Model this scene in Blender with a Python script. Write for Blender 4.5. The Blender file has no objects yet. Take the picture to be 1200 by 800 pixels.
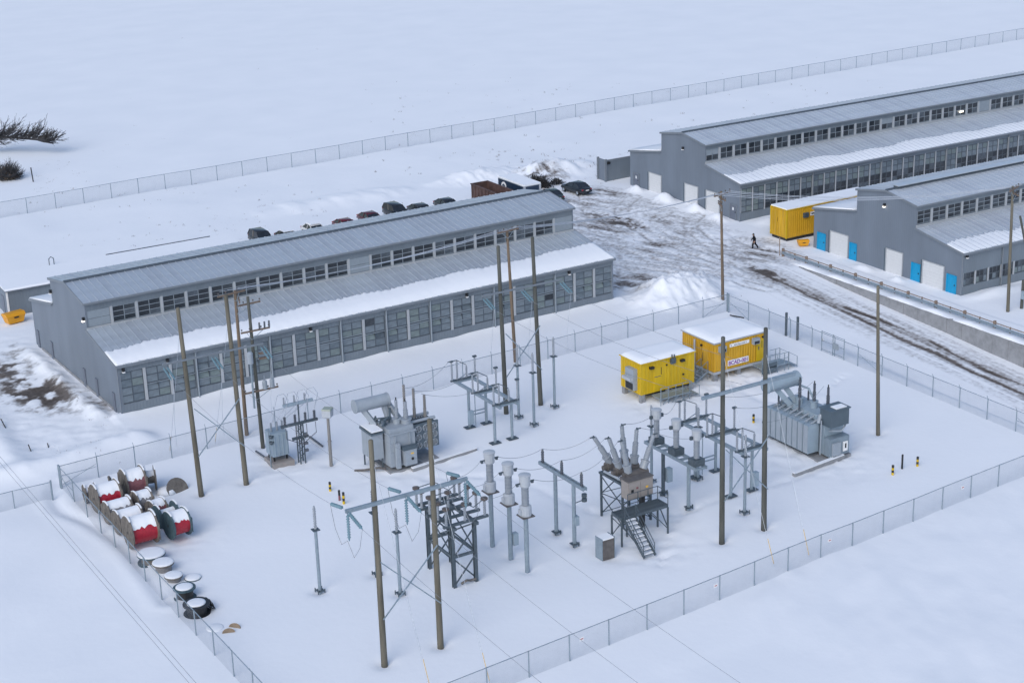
import bpy, bmesh, math, random
import numpy as np
from mathutils import Vector, Matrix
R = math.radians
random.seed(7)
scene = bpy.context.scene
COL = scene.collection

# ------------------------------------------------------------------ camera
F_PX, PITCH, ROLL, YAW, CAM_H = 1991.68, 0.335503, -0.031642, 0.537186, 54.0
fw = Vector((math.cos(PITCH) * math.sin(YAW), math.cos(PITCH) * math.cos(YAW), -math.sin(PITCH)))
rt0 = Vector((math.cos(YAW), -math.sin(YAW), 0))
up0 = rt0.cross(fw)
rt = rt0 * math.cos(ROLL) + up0 * math.sin(ROLL)
up = -rt0 * math.sin(ROLL) + up0 * math.cos(ROLL)
cam_data = bpy.data.cameras.new('camera')
cam = bpy.data.objects.new('camera', cam_data)
COL.objects.link(cam)
cam.matrix_world = Matrix(((rt.x, up.x, -fw.x, 0), (rt.y, up.y, -fw.y, 0), (rt.z, up.z, -fw.z, CAM_H), (0, 0, 0, 1)))
cam_data.sensor_width = 36.0
cam_data.lens = 36.0 * F_PX / 1200.0
cam_data.clip_start = 0.5
cam_data.clip_end = 20000
scene.camera = cam

# ------------------------------------------------------------------ light
SUN_EL, SUN_AZ = R(38), R(235)      # high soft sun behind cloud
world = bpy.data.worlds.new('World')
scene.world = world
world.use_nodes = True
wn = world.node_tree
bg = wn.nodes['Background']
sky = wn.nodes.new('ShaderNodeTexSky')
sky.sky_type = 'NISHITA'
sky.sun_disc = False
sky.sun_elevation = SUN_EL
sky.sun_rotation = SUN_AZ
sky.air_density = 1.0
sky.dust_density = 1.8
sky.ozone_density = 1.6
wn.links.new(sky.outputs[0], bg.inputs[0])
bg.inputs[1].default_value = 0.15
sd = bpy.data.lights.new('sun', 'SUN')
sd.energy = 0.95
sd.angle = R(50)
sd.color = (0.93, 0.97, 1.0)
sun = bpy.data.objects.new('sun', sd)
COL.objects.link(sun)
sdir = Vector((math.sin(SUN_AZ) * math.cos(SUN_EL), math.cos(SUN_AZ) * math.cos(SUN_EL), math.sin(SUN_EL)))
sun.rotation_euler = sdir.to_track_quat('Z', 'Y').to_euler()
scene.view_settings.view_transform = 'Standard'
scene.view_settings.look = 'None'
scene.view_settings.gamma = 1.0
scene.view_settings.exposure = 0.30
scene.render.resolution_x, scene.render.resolution_y = 1024, 682

# pixel (of the 1200x800 photograph) -> direction; a point comes from the plane it touches
def ray(px, py):
    return rt * ((px - 600) / F_PX) + up * ((400 - py) / F_PX) + fw
def G(px, py, z=0.0):
    d = ray(px, py); t = (z - CAM_H) / d.z
    return Vector((d.x * t, d.y * t, z))
def PY(px, py, Y):
    d = ray(px, py); t = Y / d.y
    return Vector((d.x * t, Y, CAM_H + d.z * t))

# ------------------------------------------------------------------ materials
MATS = {}
def mat(name, col, rough=0.6, metal=0.0, var=0.12, scale=3.0, bump=0.0, bscale=30.0, ribs=None, col2=None, spec=0.5, streak=0.0):
    if name in MATS: return MATS[name]
    m = bpy.data.materials.new(name); m.use_nodes = True
    nt = m.node_tree; N = nt.nodes; L = nt.links
    b = N['Principled BSDF']
    b.inputs['Roughness'].default_value = rough
    b.inputs['Metallic'].default_value = metal
    b.inputs['Specular IOR Level'].default_value = spec
    tc = N.new('ShaderNodeTexCoord')
    nz = N.new('ShaderNodeTexNoise'); nz.inputs['Scale'].default_value = scale; nz.inputs['Detail'].default_value = 5
    nz.inputs['Roughness'].default_value = 0.6
    mp = N.new('ShaderNodeMapping')
    L.new(tc.outputs['Object'], mp.inputs[0]); L.new(mp.outputs[0], nz.inputs['Vector'])
    if streak: mp.inputs['Scale'].default_value = (1, 1, streak)
    cr = N.new('ShaderNodeValToRGB')
    c2 = col2 if col2 else tuple(min(1, c * (1 + var)) for c in col)
    c1 = tuple(c * (1 - var) for c in col)
    cr.color_ramp.elements[0].position = 0.3; cr.color_ramp.elements[0].color = (*c1, 1)
    cr.color_ramp.elements[1].position = 0.7; cr.color_ramp.elements[1].color = (*c2, 1)
    L.new(nz.outputs['Fac'], cr.inputs[0]); L.new(cr.outputs[0], b.inputs['Base Color'])
    last = None
    if bump:
        n2 = N.new('ShaderNodeTexNoise'); n2.inputs['Scale'].default_value = bscale; n2.inputs['Detail'].default_value = 4
        L.new(tc.outputs['Object'], n2.inputs['Vector'])
        bp = N.new('ShaderNodeBump'); bp.inputs['Strength'].default_value = bump; bp.inputs['Distance'].default_value = 0.05
        L.new(n2.outputs['Fac'], bp.inputs['Height']); last = bp
    if ribs:
        ax, period, depth = ribs
        wv = N.new('ShaderNodeTexWave'); wv.wave_type = 'BANDS'; wv.bands_direction = ax
        wv.wave_profile = 'TRI'
        wv.inputs['Scale'].default_value = 0.314 / period
        wv.inputs['Distortion'].default_value = 0
        L.new(tc.outputs['Object'], wv.inputs['Vector'])
        bp2 = N.new('ShaderNodeBump'); bp2.inputs['Strength'].default_value = 0.6; bp2.inputs['Distance'].default_value = depth
        L.new(wv.outputs['Fac'], bp2.inputs['Height'])
        if last: L.new(last.outputs[0], bp2.inputs['Normal'])
        last = bp2
    if last: L.new(last.outputs[0], b.inputs['Normal'])
    MATS[name] = m
    return m

M = {}
M['gable'] = mat('clad_gable', (0.150, 0.180, 0.222), 0.5, 0.0, 0.11, 0.35, ribs=('Y', 0.3, 0.02), streak=0.3)
M['clad'] = mat('clad_front', (0.155, 0.186, 0.218), 0.5, 0.0, 0.12, 0.4, ribs=('X', 0.3, 0.02), streak=0.3)
M['roofmetal'] = mat('roof_metal', (0.395, 0.44, 0.49), 0.42, 0.2, 0.12, 0.8, streak=0.4)
M['roofpale'] = mat('roof_metal_frosted', (0.46, 0.505, 0.56), 0.55, 0.1, 0.10, 0.6)
M['roofpale2'] = mat('roof_metal_frosted_dull', (0.42, 0.46, 0.52), 0.55, 0.1, 0.10, 0.6)
M['roofmetal2'] = mat('roof_metal_dull', (0.365, 0.405, 0.455), 0.5, 0.2, 0.12, 0.8)
M['seam'] = mat('roof_seam', (0.435, 0.48, 0.53), 0.4, 0.2, 0.06, 1.2)
M['trim'] = mat('trim_pale', (0.37, 0.39, 0.415), 0.55, 0, 0.08)
M['trimdark'] = mat('trim_grey', (0.17, 0.195, 0.225), 0.5, 0, 0.08)
M['frame'] = mat('window_frame_grey', (0.07, 0.088, 0.108), 0.5, 0, 0.1)
M['shutter'] = mat('frosted_pane', (0.155, 0.19, 0.22), 0.32, 0, 0.2, 1.5)
M['shutter_b'] = mat('frosted_pane_dark', (0.118, 0.15, 0.178), 0.28, 0, 0.25, 1.5)
M['shutter_c'] = mat('frosted_pane_green', (0.16, 0.20, 0.205), 0.4, 0, 0.2, 1.5)
M['glass_b'] = mat('dusty_glass', (0.045, 0.055, 0.066), 0.25, 0, 0.4, 1.2)
M['glass_c'] = mat('painted_sky_sheen_glass', (0.075, 0.092, 0.112), 0.12, 0, 0.4, 1.2)  # paler base colour paints a sky reflection into randomly picked panes
M['glass'] = mat('dark_glass', (0.022, 0.028, 0.036), 0.14, 0, 0.4, 1.2)
M['palepane'] = mat('painted_panel', (0.24, 0.28, 0.32), 0.5, 0, 0.06)
M['whitedoor'] = mat('white_door', (0.60, 0.61, 0.62), 0.5, 0, 0.04)
M['doorjoint'] = mat('door_joint', (0.565, 0.575, 0.59), 0.5, 0, 0.04)
M['cyan'] = mat('cyan_door', (0.0, 0.27, 0.50), 0.45, 0, 0.08)
M['greydoor'] = mat('grey_door', (0.12, 0.14, 0.18), 0.45, 0, 0.08)
M['black'] = mat('black', (0.015, 0.016, 0.018), 0.5, 0, 0.3)
M['galv'] = mat('galvanised_steel', (0.25, 0.31, 0.36), 0.45, 0.35, 0.12, 4)
M['steel'] = mat('weathered_steel', (0.085, 0.11, 0.13), 0.5, 0.3, 0.2, 4)
M['xfgrey'] = mat('transformer_grey', (0.29, 0.33, 0.375), 0.45, 0, 0.07, 1.5)
M['xfblue'] = mat('transformer_bluegrey', (0.27, 0.34, 0.40), 0.45, 0, 0.08, 1.5)
M['xfdark'] = mat('cabinet_slate', (0.075, 0.105, 0.13), 0.45, 0, 0.1, 1.5)
M['xfdark2'] = mat('transformer_dark_grey', (0.19, 0.24, 0.285), 0.45, 0, 0.1, 1.5)  # darker blue-grey for the right transformer's control cabinet
M['porc'] = mat('grey_porcelain', (0.27, 0.30, 0.34), 0.25, 0, 0.06)
M['porcbrown'] = mat('brown_porcelain', (0.10, 0.085, 0.078), 0.25, 0, 0.15)
M['arrester'] = mat('grey_arrester', (0.20, 0.195, 0.19), 0.3, 0, 0.08)
M['porcdark'] = mat('slate_porcelain', (0.09, 0.10, 0.12), 0.25, 0, 0.15)
M['glassins'] = mat('teal_insulator', (0.14, 0.235, 0.285), 0.2, 0, 0.1)
M['headpale'] = mat('pale_head', (0.39, 0.42, 0.46), 0.4, 0, 0.06)
M['taupe'] = mat('taupe_cabinet', (0.28, 0.255, 0.24), 0.5, 0, 0.06)
M['tankbrown'] = mat('grimy_tank', (0.115, 0.105, 0.10), 0.5, 0.1, 0.25)
M['pole'] = mat('weathered_pole', (0.125, 0.115, 0.09), 0.85, 0, 0.3, 2.0, 0.4, 12, streak=0.15)
M['poledark'] = mat('dark_pole', (0.075, 0.078, 0.07), 0.85, 0, 0.3, 2.0, 0.4, 12, streak=0.15)
M['polered'] = mat('newer_pole', (0.14, 0.105, 0.075), 0.85, 0, 0.3, 2.0, 0.4, 12, streak=0.15)
M['arm'] = mat('crossarm_wood', (0.17, 0.125, 0.095), 0.8, 0, 0.25, 4)
M['yellow'] = mat('yellow_paint', (0.57, 0.375, 0.004), 0.45, 0, 0.16, 1.2, streak=0.25)
M['yellowc'] = mat('yellow_container', (0.55, 0.315, 0.018), 0.5, 0, 0.18, 1.2, streak=0.25, ribs=('X', 0.28, 0.05))
M['yellowe'] = mat('yellow_container_end', (0.55, 0.315, 0.018), 0.5, 0, 0.18, 1.2, streak=0.25, ribs=('Y', 0.28, 0.05))
M['orange'] = mat('orange_plastic', (0.66, 0.30, 0.01), 0.45, 0, 0.06, 2)
M['guard'] = mat('guy_guard', (0.60, 0.45, 0.24), 0.5, 0, 0.05)
M['red'] = mat('red_cable', (0.36, 0.015, 0.032), 0.4, 0, 0.2, 6)
M['redfaded'] = mat('maroon_cable', (0.20, 0.075, 0.085), 0.5, 0, 0.2, 6)
M['greycable'] = mat('grey_cable', (0.20, 0.195, 0.20), 0.5, 0, 0.2, 6)
M['reel'] = mat('reel_wood', (0.15, 0.135, 0.12), 0.85, 0, 0.35, 3, 0.3, 20)
M['reeltan'] = mat('reel_wood_tan', (0.24, 0.18, 0.125), 0.85, 0, 0.3, 3, 0.3, 20)
M['reelteal'] = mat('reel_painted', (0.05, 0.09, 0.11), 0.7, 0, 0.25, 3)
M['concrete'] = mat('concrete', (0.255, 0.262, 0.275), 0.9, 0, 0.18, 1.5, 0.3, 15)
M['rust'] = mat('rusty_bin', (0.085, 0.05, 0.045), 0.75, 0, 0.4, 1.5)
M['navy'] = mat('navy_paint', (0.012, 0.03, 0.065), 0.45, 0, 0.2, 1)
M['white'] = mat('white_paint', (0.75, 0.75, 0.75), 0.5, 0, 0.04)
M['purple'] = mat('purple_print', (0.22, 0.05, 0.30), 0.5, 0, 0.04)
M['rail'] = mat('tan_rail', (0.24, 0.18, 0.14), 0.7, 0, 0.2, 4)
M['bark'] = mat('bark', (0.035, 0.035, 0.037), 0.9, 0, 0.3, 5)
M['twig'] = mat('twig', (0.055, 0.055, 0.06), 0.9, 0, 0.3, 5)
M['drygrass'] = mat('dry_grass', (0.13, 0.105, 0.085), 0.9, 0, 0.3, 5)
M['tyre'] = mat('tyre', (0.02, 0.02, 0.02), 0.8, 0, 0.2)
M['wire'] = mat('wire', (0.22, 0.24, 0.27), 0.5, 0.3, 0.1)
M['wirepale'] = mat('wire_pale', (0.42, 0.46, 0.52), 0.5, 0.3, 0.1)
M['lampglow'] = None
M['palegreen'] = mat('pale_green_box', (0.30, 0.34, 0.29), 0.5, 0, 0.06)
M['amber'] = mat('amber_tag', (0.75, 0.45, 0.05), 0.5, 0, 0.05)
M['skin'] = mat('skin', (0.45, 0.28, 0.21), 0.6, 0, 0.05)
M['cloth'] = mat('dark_clothing', (0.012, 0.013, 0.017), 0.95, 0, 0.3, 6, spec=0.1)

def emit(name, col, s):
    m = bpy.data.materials.new(name); m.use_nodes = True
    b = m.node_tree.nodes['Principled BSDF']
    b.inputs['Base Color'].default_value = (*col, 1)
    b.inputs['Emission Color'].default_value = (*col, 1); b.inputs['Emission Strength'].default_value = s
    return m
M['lampglow'] = emit('lit_lamp', (1.0, 0.9, 0.75), 3.0)

def snow_mat(name, ground=False):
    m = bpy.data.materials.new(name); m.use_nodes = True
    nt = m.node_tree; N = nt.nodes; L = nt.links
    b = N['Principled BSDF']
    b.inputs['Roughness'].default_value = 0.75
    b.inputs['Specular IOR Level'].default_value = 0.25
    tc = N.new('ShaderNodeNewGeometry')
    n1 = N.new('ShaderNodeTexNoise'); n1.inputs['Scale'].default_value = 0.12; n1.inputs['Detail'].default_value = 6
    L.new(tc.outputs['Position'], n1.inputs['Vector'])
    cr = N.new('ShaderNodeValToRGB')
    cr.color_ramp.elements[0].position = 0.3; cr.color_ramp.elements[0].color = (0.775, 0.797, 0.83, 1)
    cr.color_ramp.elements[1].position = 0.7; cr.color_ramp.elements[1].color = (0.815, 0.832, 0.86, 1)
    L.new(n1.outputs['Fac'], cr.inputs[0])
    n2 = N.new('ShaderNodeTexNoise'); n2.inputs['Scale'].default_value = 1.6; n2.inputs['Detail'].default_value = 6
    L.new(tc.outputs['Position'], n2.inputs['Vector'])
    bp = N.new('ShaderNodeBump'); bp.inputs['Strength'].default_value = 0.3; bp.inputs['Distance'].default_value = 0.06
    L.new(n2.outputs['Fac'], bp.inputs['Height']); L.new(bp.outputs[0], b.inputs['Normal'])
    if ground:
        at = N.new('ShaderNodeAttribute'); at.attribute_name = 'dirt'
        n3 = N.new('ShaderNodeTexNoise'); n3.inputs['Scale'].default_value = 2.2; n3.inputs['Detail'].default_value = 7
        L.new(tc.outputs['Position'], n3.inputs['Vector'])
        ma = N.new('ShaderNodeMath'); ma.operation = 'MULTIPLY_ADD'
        L.new(n3.outputs['Fac'], ma.inputs[0]); ma.inputs[1].default_value = 0.9
        sub = N.new('ShaderNodeMath'); sub.operation = 'SUBTRACT'; L.new(at.outputs['Fac'], sub.inputs[0]); sub.inputs[1].default_value = 0.45
        L.new(sub.outputs[0], ma.inputs[2])
        mul = N.new('ShaderNodeMath'); mul.operation = 'MULTIPLY'; L.new(ma.outputs[0], mul.inputs[0])
        st = N.new('ShaderNodeMapRange'); st.inputs[1].default_value = 0.0; st.inputs[2].default_value = 0.12
        L.new(at.outputs['Fac'], st.inputs[0]); L.new(st.outputs[0], mul.inputs[1])
        r2 = N.new('ShaderNodeValToRGB'); e = r2.color_ramp.elements
        e[0].position = 0.0; e[0].color = (0.78, 0.80, 0.83, 1)
        e[1].position = 1.0; e[1].color = (0.075, 0.062, 0.055, 1)
        q = e.new(0.22); q.color = (0.62, 0.635, 0.66, 1)
        q = e.new(0.45); q.color = (0.39, 0.385, 0.39, 1)
        q = e.new(0.65); q.color = (0.145, 0.127, 0.117, 1)
        L.new(mul.outputs[0], r2.inputs[0])
        mx = N.new('ShaderNodeMix'); mx.data_type = 'RGBA'
        L.new(st.outputs[0], mx.inputs['Factor']); L.new(cr.outputs[0], mx.inputs[6]); L.new(r2.outputs[0], mx.inputs[7])
        L.new(mx.outputs[2], b.inputs['Base Color'])
    else:
        L.new(cr.outputs[0], b.inputs['Base Color'])
    return m
M['snow'] = snow_mat('snow_cover')
M['ground'] = snow_mat('snow_ground', True)

def netting_mat():
    m = bpy.data.materials.new('chain_link'); m.use_nodes = True
    nt = m.node_tree; N = nt.nodes; L = nt.links
    b = N['Principled BSDF']; b.inputs['Base Color'].default_value = (0.22, 0.25, 0.30, 1); b.inputs['Roughness'].default_value = 0.5
    t = N.new('ShaderNodeBsdfTransparent'); mx = N.new('ShaderNodeMixShader')
    tc = N.new('ShaderNodeTexCoord')
    nz = N.new('ShaderNodeTexNoise'); nz.inputs['Scale'].default_value = 1.5; L.new(tc.outputs['Object'], nz.inputs['Vector'])
    mr = N.new('ShaderNodeMapRange'); mr.inputs[3].default_value = 0.09; mr.inputs[4].default_value = 0.21
    L.new(nz.outputs['Fac'], mr.inputs[0]); L.new(mr.outputs[0], mx.inputs[0])
    L.new(t.outputs[0], mx.inputs[1]); L.new(b.outputs[0], mx.inputs[2]); L.new(mx.outputs[0], N['Material Output'].inputs[0])
    return m
M['net'] = netting_mat()

# ------------------------------------------------------------------ mesh helpers
class MB:
    def __init__(s): s.v = []; s.f = []
    def add(s, vs, fs):
        n = len(s.v); s.v += [tuple(v) for v in vs]; s.f += [tuple(i + n for i in f) for f in fs]; return s
    def box(s, x0, x1, y0, y1, z0, z1):
        return s.add([(x0, y0, z0), (x1, y0, z0), (x1, y1, z0), (x0, y1, z0), (x0, y0, z1), (x1, y0, z1), (x1, y1, z1), (x0, y1, z1)],
                     [(0, 3, 2, 1), (4, 5, 6, 7), (0, 1, 5, 4), (1, 2, 6, 5), (2, 3, 7, 6), (3, 0, 4, 7)])
    def cbox(s, c, sx, sy, sz): return s.box(c[0] - sx / 2, c[0] + sx / 2, c[1] - sy / 2, c[1] + sy / 2, c[2] - sz / 2, c[2] + sz / 2)
    def bar(s, a, b, w, h=None):
        a = Vector(a); b = Vector(b); h = h or w; d = (b - a).normalized()
        ref = Vector((0, 0, 1)) if abs(d.z) < 0.95 else Vector((1, 0, 0))
        p = d.cross(ref).normalized() * (w / 2); q = p.normalized().cross(d) * (h / 2)
        vs = [a - p - q, a + p - q, a + p + q, a - p + q, b - p - q, b + p - q, b + p + q, b - p + q]
        return s.add(vs, [(0, 3, 2, 1), (4, 5, 6, 7), (0, 1, 5, 4), (1, 2, 6, 5), (2, 3, 7, 6), (3, 0, 4, 7)])
    def cyl(s, a, b, r0, r1=None, n=10):
        return s.lathe([(r0, 0), (r0 if r1 is None else r1, (Vector(b) - Vector(a)).length)], n, a, Vector(b) - Vector(a))
    def lathe(s, prof, n=10, at=(0, 0, 0), ax=(0, 0, 1)):
        at = Vector(at); d = Vector(ax).normalized()
        ref = Vector((1, 0, 0)) if abs(d.x) < 0.9 else Vector((0, 1, 0))
        u = d.cross(ref).normalized(); w = d.cross(u)
        vs = []; fs = []
        for r, z in prof:
            for i in range(n):
                a = 2 * math.pi * i / n; vs.append(at + d * z + (u * math.cos(a) + w * math.sin(a)) * r)
        k = len(prof)
        for j in range(k - 1):
            for i in range(n):
                i2 = (i + 1) % n; fs.append((j * n + i, j * n + i2, (j + 1) * n + i2, (j + 1) * n + i))
        fs.append(tuple(range(n - 1, -1, -1))); fs.append(tuple((k - 1) * n + i for i in range(n)))
        return s.add(vs, fs)
    def tube(s, pts, r, n=6):
        pts = [Vector(p) for p in pts]; vs = []; fs = []
        for j, p in enumerate(pts):
            d = (pts[min(j + 1, len(pts) - 1)] - pts[max(j - 1, 0)]).normalized()
            ref = Vector((0, 0, 1)) if abs(d.z) < 0.9 else Vector((1, 0, 0))
            u = d.cross(ref).normalized(); w = d.cross(u)
            for i in range(n):
                a = 2 * math.pi * i / n; vs.append(p + (u * math.cos(a) + w * math.sin(a)) * r)
        for j in range(len(pts) - 1):
            for i in range(n):
                i2 = (i + 1) % n; fs.append((j * n + i, j * n + i2, (j + 1) * n + i2, (j + 1) * n + i))
        fs.append(tuple(range(n - 1, -1, -1))); fs.append(tuple((len(pts) - 1) * n + i for i in range(n)))
        return s.add(vs, fs)
    def prism(s, poly, lo, hi, axis=0):
        n = len(poly)
        def pt(p, t): return (t, p[0], p[1]) if axis == 0 else ((p[0], t, p[1]) if axis == 1 else (p[0], p[1], t))
        vs = [pt(p, lo) for p in poly] + [pt(p, hi) for p in poly]
        return s.add(vs, [tuple(range(n)), tuple(range(2 * n - 1, n - 1, -1))] + [(i, i + n, (i + 1) % n + n, (i + 1) % n) for i in range(n)])
    def mesh(s, name, m, smooth=False, fix=True):
        me = bpy.data.meshes.new(name); me.from_pydata(s.v, [], s.f)
        if fix:
            bm = bmesh.new(); bm.from_mesh(me); bmesh.ops.recalc_face_normals(bm, faces=bm.faces); bm.to_mesh(me); bm.free()
        me.materials.append(m)
        if smooth: me.polygons.foreach_set('use_smooth', [True] * len(me.polygons))
        return me
    def build(s, name, m, parent=None, smooth=False, loc=None):
        return put(name, s.mesh(name, m, smooth), parent, loc)

def put(name, me, parent=None, loc=None, rot=None):
    o = bpy.data.objects.new(name, me); COL.objects.link(o)
    if parent: o.parent = parent
    if loc is not None: o.location = loc
    if rot is not None: o.rotation_euler = rot
    return o
def tag(o, label, cat, group=None, kind=None):
    o['label'] = label; o['category'] = cat
    if group: o['group'] = group
    if kind: o['kind'] = kind
    return o
def thing(name, loc, label, cat, group=None, rz=0.0):
    o = bpy.data.objects.new(name, None); COL.objects.link(o); o.location = loc; o.rotation_euler = (0, 0, rz); o.empty_display_size = 0.3
    return tag(o, label, cat, group)
def sheds(r, z0, z1, n, core=0.62):
    """profile of a ribbed insulator"""
    p = []; st = (z1 - z0) / n
    for i in range(n):
        z = z0 + i * st; p += [(r * core, z), (r, z + st * 0.45), (r * core, z + st * 0.62)]
    p.append((r * core, z1)); return p

# ------------------------------------------------------------------ noise
def vnoise(x, y, seed=0):
    xi = np.floor(x).astype(np.int64); yi = np.floor(y).astype(np.int64); fx = x - xi; fy = y - yi
    fx = fx * fx * (3 - 2 * fx); fy = fy * fy * (3 - 2 * fy)
    def h(a, b):
        k = (a * 374761393 + b * 668265263 + seed * 1442695041) & 0x7fffffff
        k = ((k ^ (k >> 13)) * 1274126177) & 0x7fffffff
        return ((k ^ (k >> 16)) & 0xffff) / 65535.0
    return (h(xi, yi) * (1 - fx) + h(xi + 1, yi) * fx) * (1 - fy) + (h(xi, yi + 1) * (1 - fx) + h(xi + 1, yi + 1) * fx) * fy
def fbm(x, y, oct=4, seed=0):
    t = 0; a = 0.5; s = 0
    for i in range(oct):
        t = t + a * vnoise(x, y, seed + i * 17); s += a; x = x * 2.03 + 11.3; y = y * 2.03 + 5.7; a *= 0.5
    return t / s
def sstep(a, b, x):
    t = np.clip((x - a) / (b - a), 0, 1); return t * t * (3 - 2 * t)

# ------------------------------------------------------------------ layout
A_O, A_ROT, A_L = (41.371, 136.283), 0.019654, 52.71
PA = dict(m=7.13, w=23.9, h1=4.66, h2=6.03, h3=8.51, h4=9.25)
B_O, C_O = (123.89, 154.04), (123.565, 117.84)
PB = dict(m=6.83, w=22.66, h1=4.5, h2=5.63, h3=8.02, h4=8.71)
WALL_X = 117.45
def road_z(y):
    return -2.2 * np.clip((136.0 - y) / 34.0, 0, 1.4)
def a_local(x, y):
    c, s = math.cos(A_ROT), math.sin(A_ROT); dx, dy = x - A_O[0], y - A_O[1]
    return dx * c + dy * s, -dx * s + dy * c

HOLLOWS = [(x_, y_, 0.6, 0.24) for (x_, y_) in ((40.8, 85.4), (44.83, 85.4), (40.95, 116.75), (44.72, 116.75), (68.83, 87.1), (72.68, 87.1), (69.28, 117.68), (72.8, 117.68), (41.66, 96.66), (46.06, 96.7), (46.03, 93.19), (73.35, 116.26),
    (69.7, 113.79), (69.56, 116.04), (70.94, 98.6), (74.17, 96.92), (73.2, 89.97), (55.08, 96.14), (55.1, 93.62), (55.02, 91.27), (59.9, 95.1), (59.9, 92.7), (91.75, 95.71), (48.84, 126.36), (48.84, 122.94), (51.87, 116.21), (70.3, 96.2), (70.3, 93.0))]
HOLLOWS += [(37.3, 110.2, 1.3, 0.2), (34.6, 110.0, 1.2, 0.15), (60.68, 89.9, 1.2, 0.14), (33.6, 98.8, 1.4, 0.15), (33.7, 101.4, 1.2, 0.12)]
TRODDEN = [(85.0, 96.5, 5.0, 6.5, 0.22), (57.0, 112.8, 5.0, 4.0, 0.22), (83.5, 112.0, 5.5, 3.0, 0.25), (92.0, 113.0, 6.0, 3.0, 0.25), (64.5, 90.5, 4.0, 4.5, 0.16), (49.0, 118.5, 3.0, 3.0, 0.2), (36.0, 115.0, 4.0, 9.0, 0.14)]
def smooth_poly(pts, n=8):
    out = []; P = [pts[0]] + list(pts) + [pts[-1]]
    for i in range(1, len(P) - 2):
        for k in range(n):
            t = k / n; a, b, c, d = (np.array(P[j]) for j in (i - 1, i, i + 1, i + 2))
            out.append(tuple(0.5 * ((2 * b) + (c - a) * t + (2 * a - 5 * b + 4 * c - d) * t * t + (3 * b - a - 3 * c + d) * t ** 3)))
    out.append(tuple(pts[-1])); return out
def track_dist(x, y, pts):
    xs = [p[0] for p in pts]; ys = [p[1] for p in pts]
    d = np.full(x.shape, 9.0)
    m = (x > min(xs) - 3) & (x < max(xs) + 3) & (y > min(ys) - 3) & (y < max(ys) + 3)
    if not np.any(m): return d
    px_, py_ = x[m], y[m]; best = np.full(px_.shape, 9.0)
    for (ax, ay), (bx, by_) in zip(pts[:-1], pts[1:]):
        dx, dy = bx - ax, by_ - ay; t = np.clip(((px_ - ax) * dx + (py_ - ay) * dy) / (dx * dx + dy * dy + 1e-9), 0, 1)
        best = np.minimum(best, np.hypot(px_ - ax - t * dx, py_ - ay - t * dy))
    d[m] = best; return d
PATH_L = smooth_poly([tuple(G(*p).xy) for p in ((70, 566), (63, 578), (72, 598), (108, 614), (146, 640), (172, 672), (196, 704))], 5)
FOOTPATHS = [smooth_poly([tuple(G(*p).xy) for p in q], 5) for q in (((945, 300), (905, 292), (870, 283), (842, 262)), ((990, 440), (960, 470), (1000, 520), (930, 560), (800, 600), (775, 660)), ((800, 600), (700, 600), (600, 560), (500, 560)), ((860, 450), (900, 470), (960, 470)))]
LOT_TRACKS = [smooth_poly(q, 6) for q in ([(110, 134), (109, 141), (107, 150), (108, 160), (111, 170), (114.5, 176)], [(112, 134), (113, 142), (114, 152), (116, 160), (120.5, 163.4)], [(111, 136), (110, 146), (112, 156), (115, 166), (120.5, 171)],
    [(109, 138), (104, 146), (100, 153), (99, 162), (103, 172), (110, 178)], [(113, 140), (115, 148), (118, 156), (121.5, 159.2)], [(99, 145), (104, 152), (110, 162), (113, 174)], [(98, 150), (103, 160), (112, 166), (119, 165)], [(110, 132), (106, 142), (102, 150), (98, 156)])]
def ruts(x, y):
    if not np.any((x > 94) & (x < 124) & (y > 128) & (y < 182)): return np.zeros_like(x)
    r = np.zeros_like(x)
    for k, p_ in enumerate(LOT_TRACKS):
        d = track_dist(x, y, p_); w = 0.2 + 0.07 * (k % 3)
        r = np.maximum(r, np.exp(-((d - 0.8) / w) ** 2) * np.clip(2.6 * fbm(x / 1.3, y / 1.6, 3, 131 + k) - 0.55, 0, 1))
    return r

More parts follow.
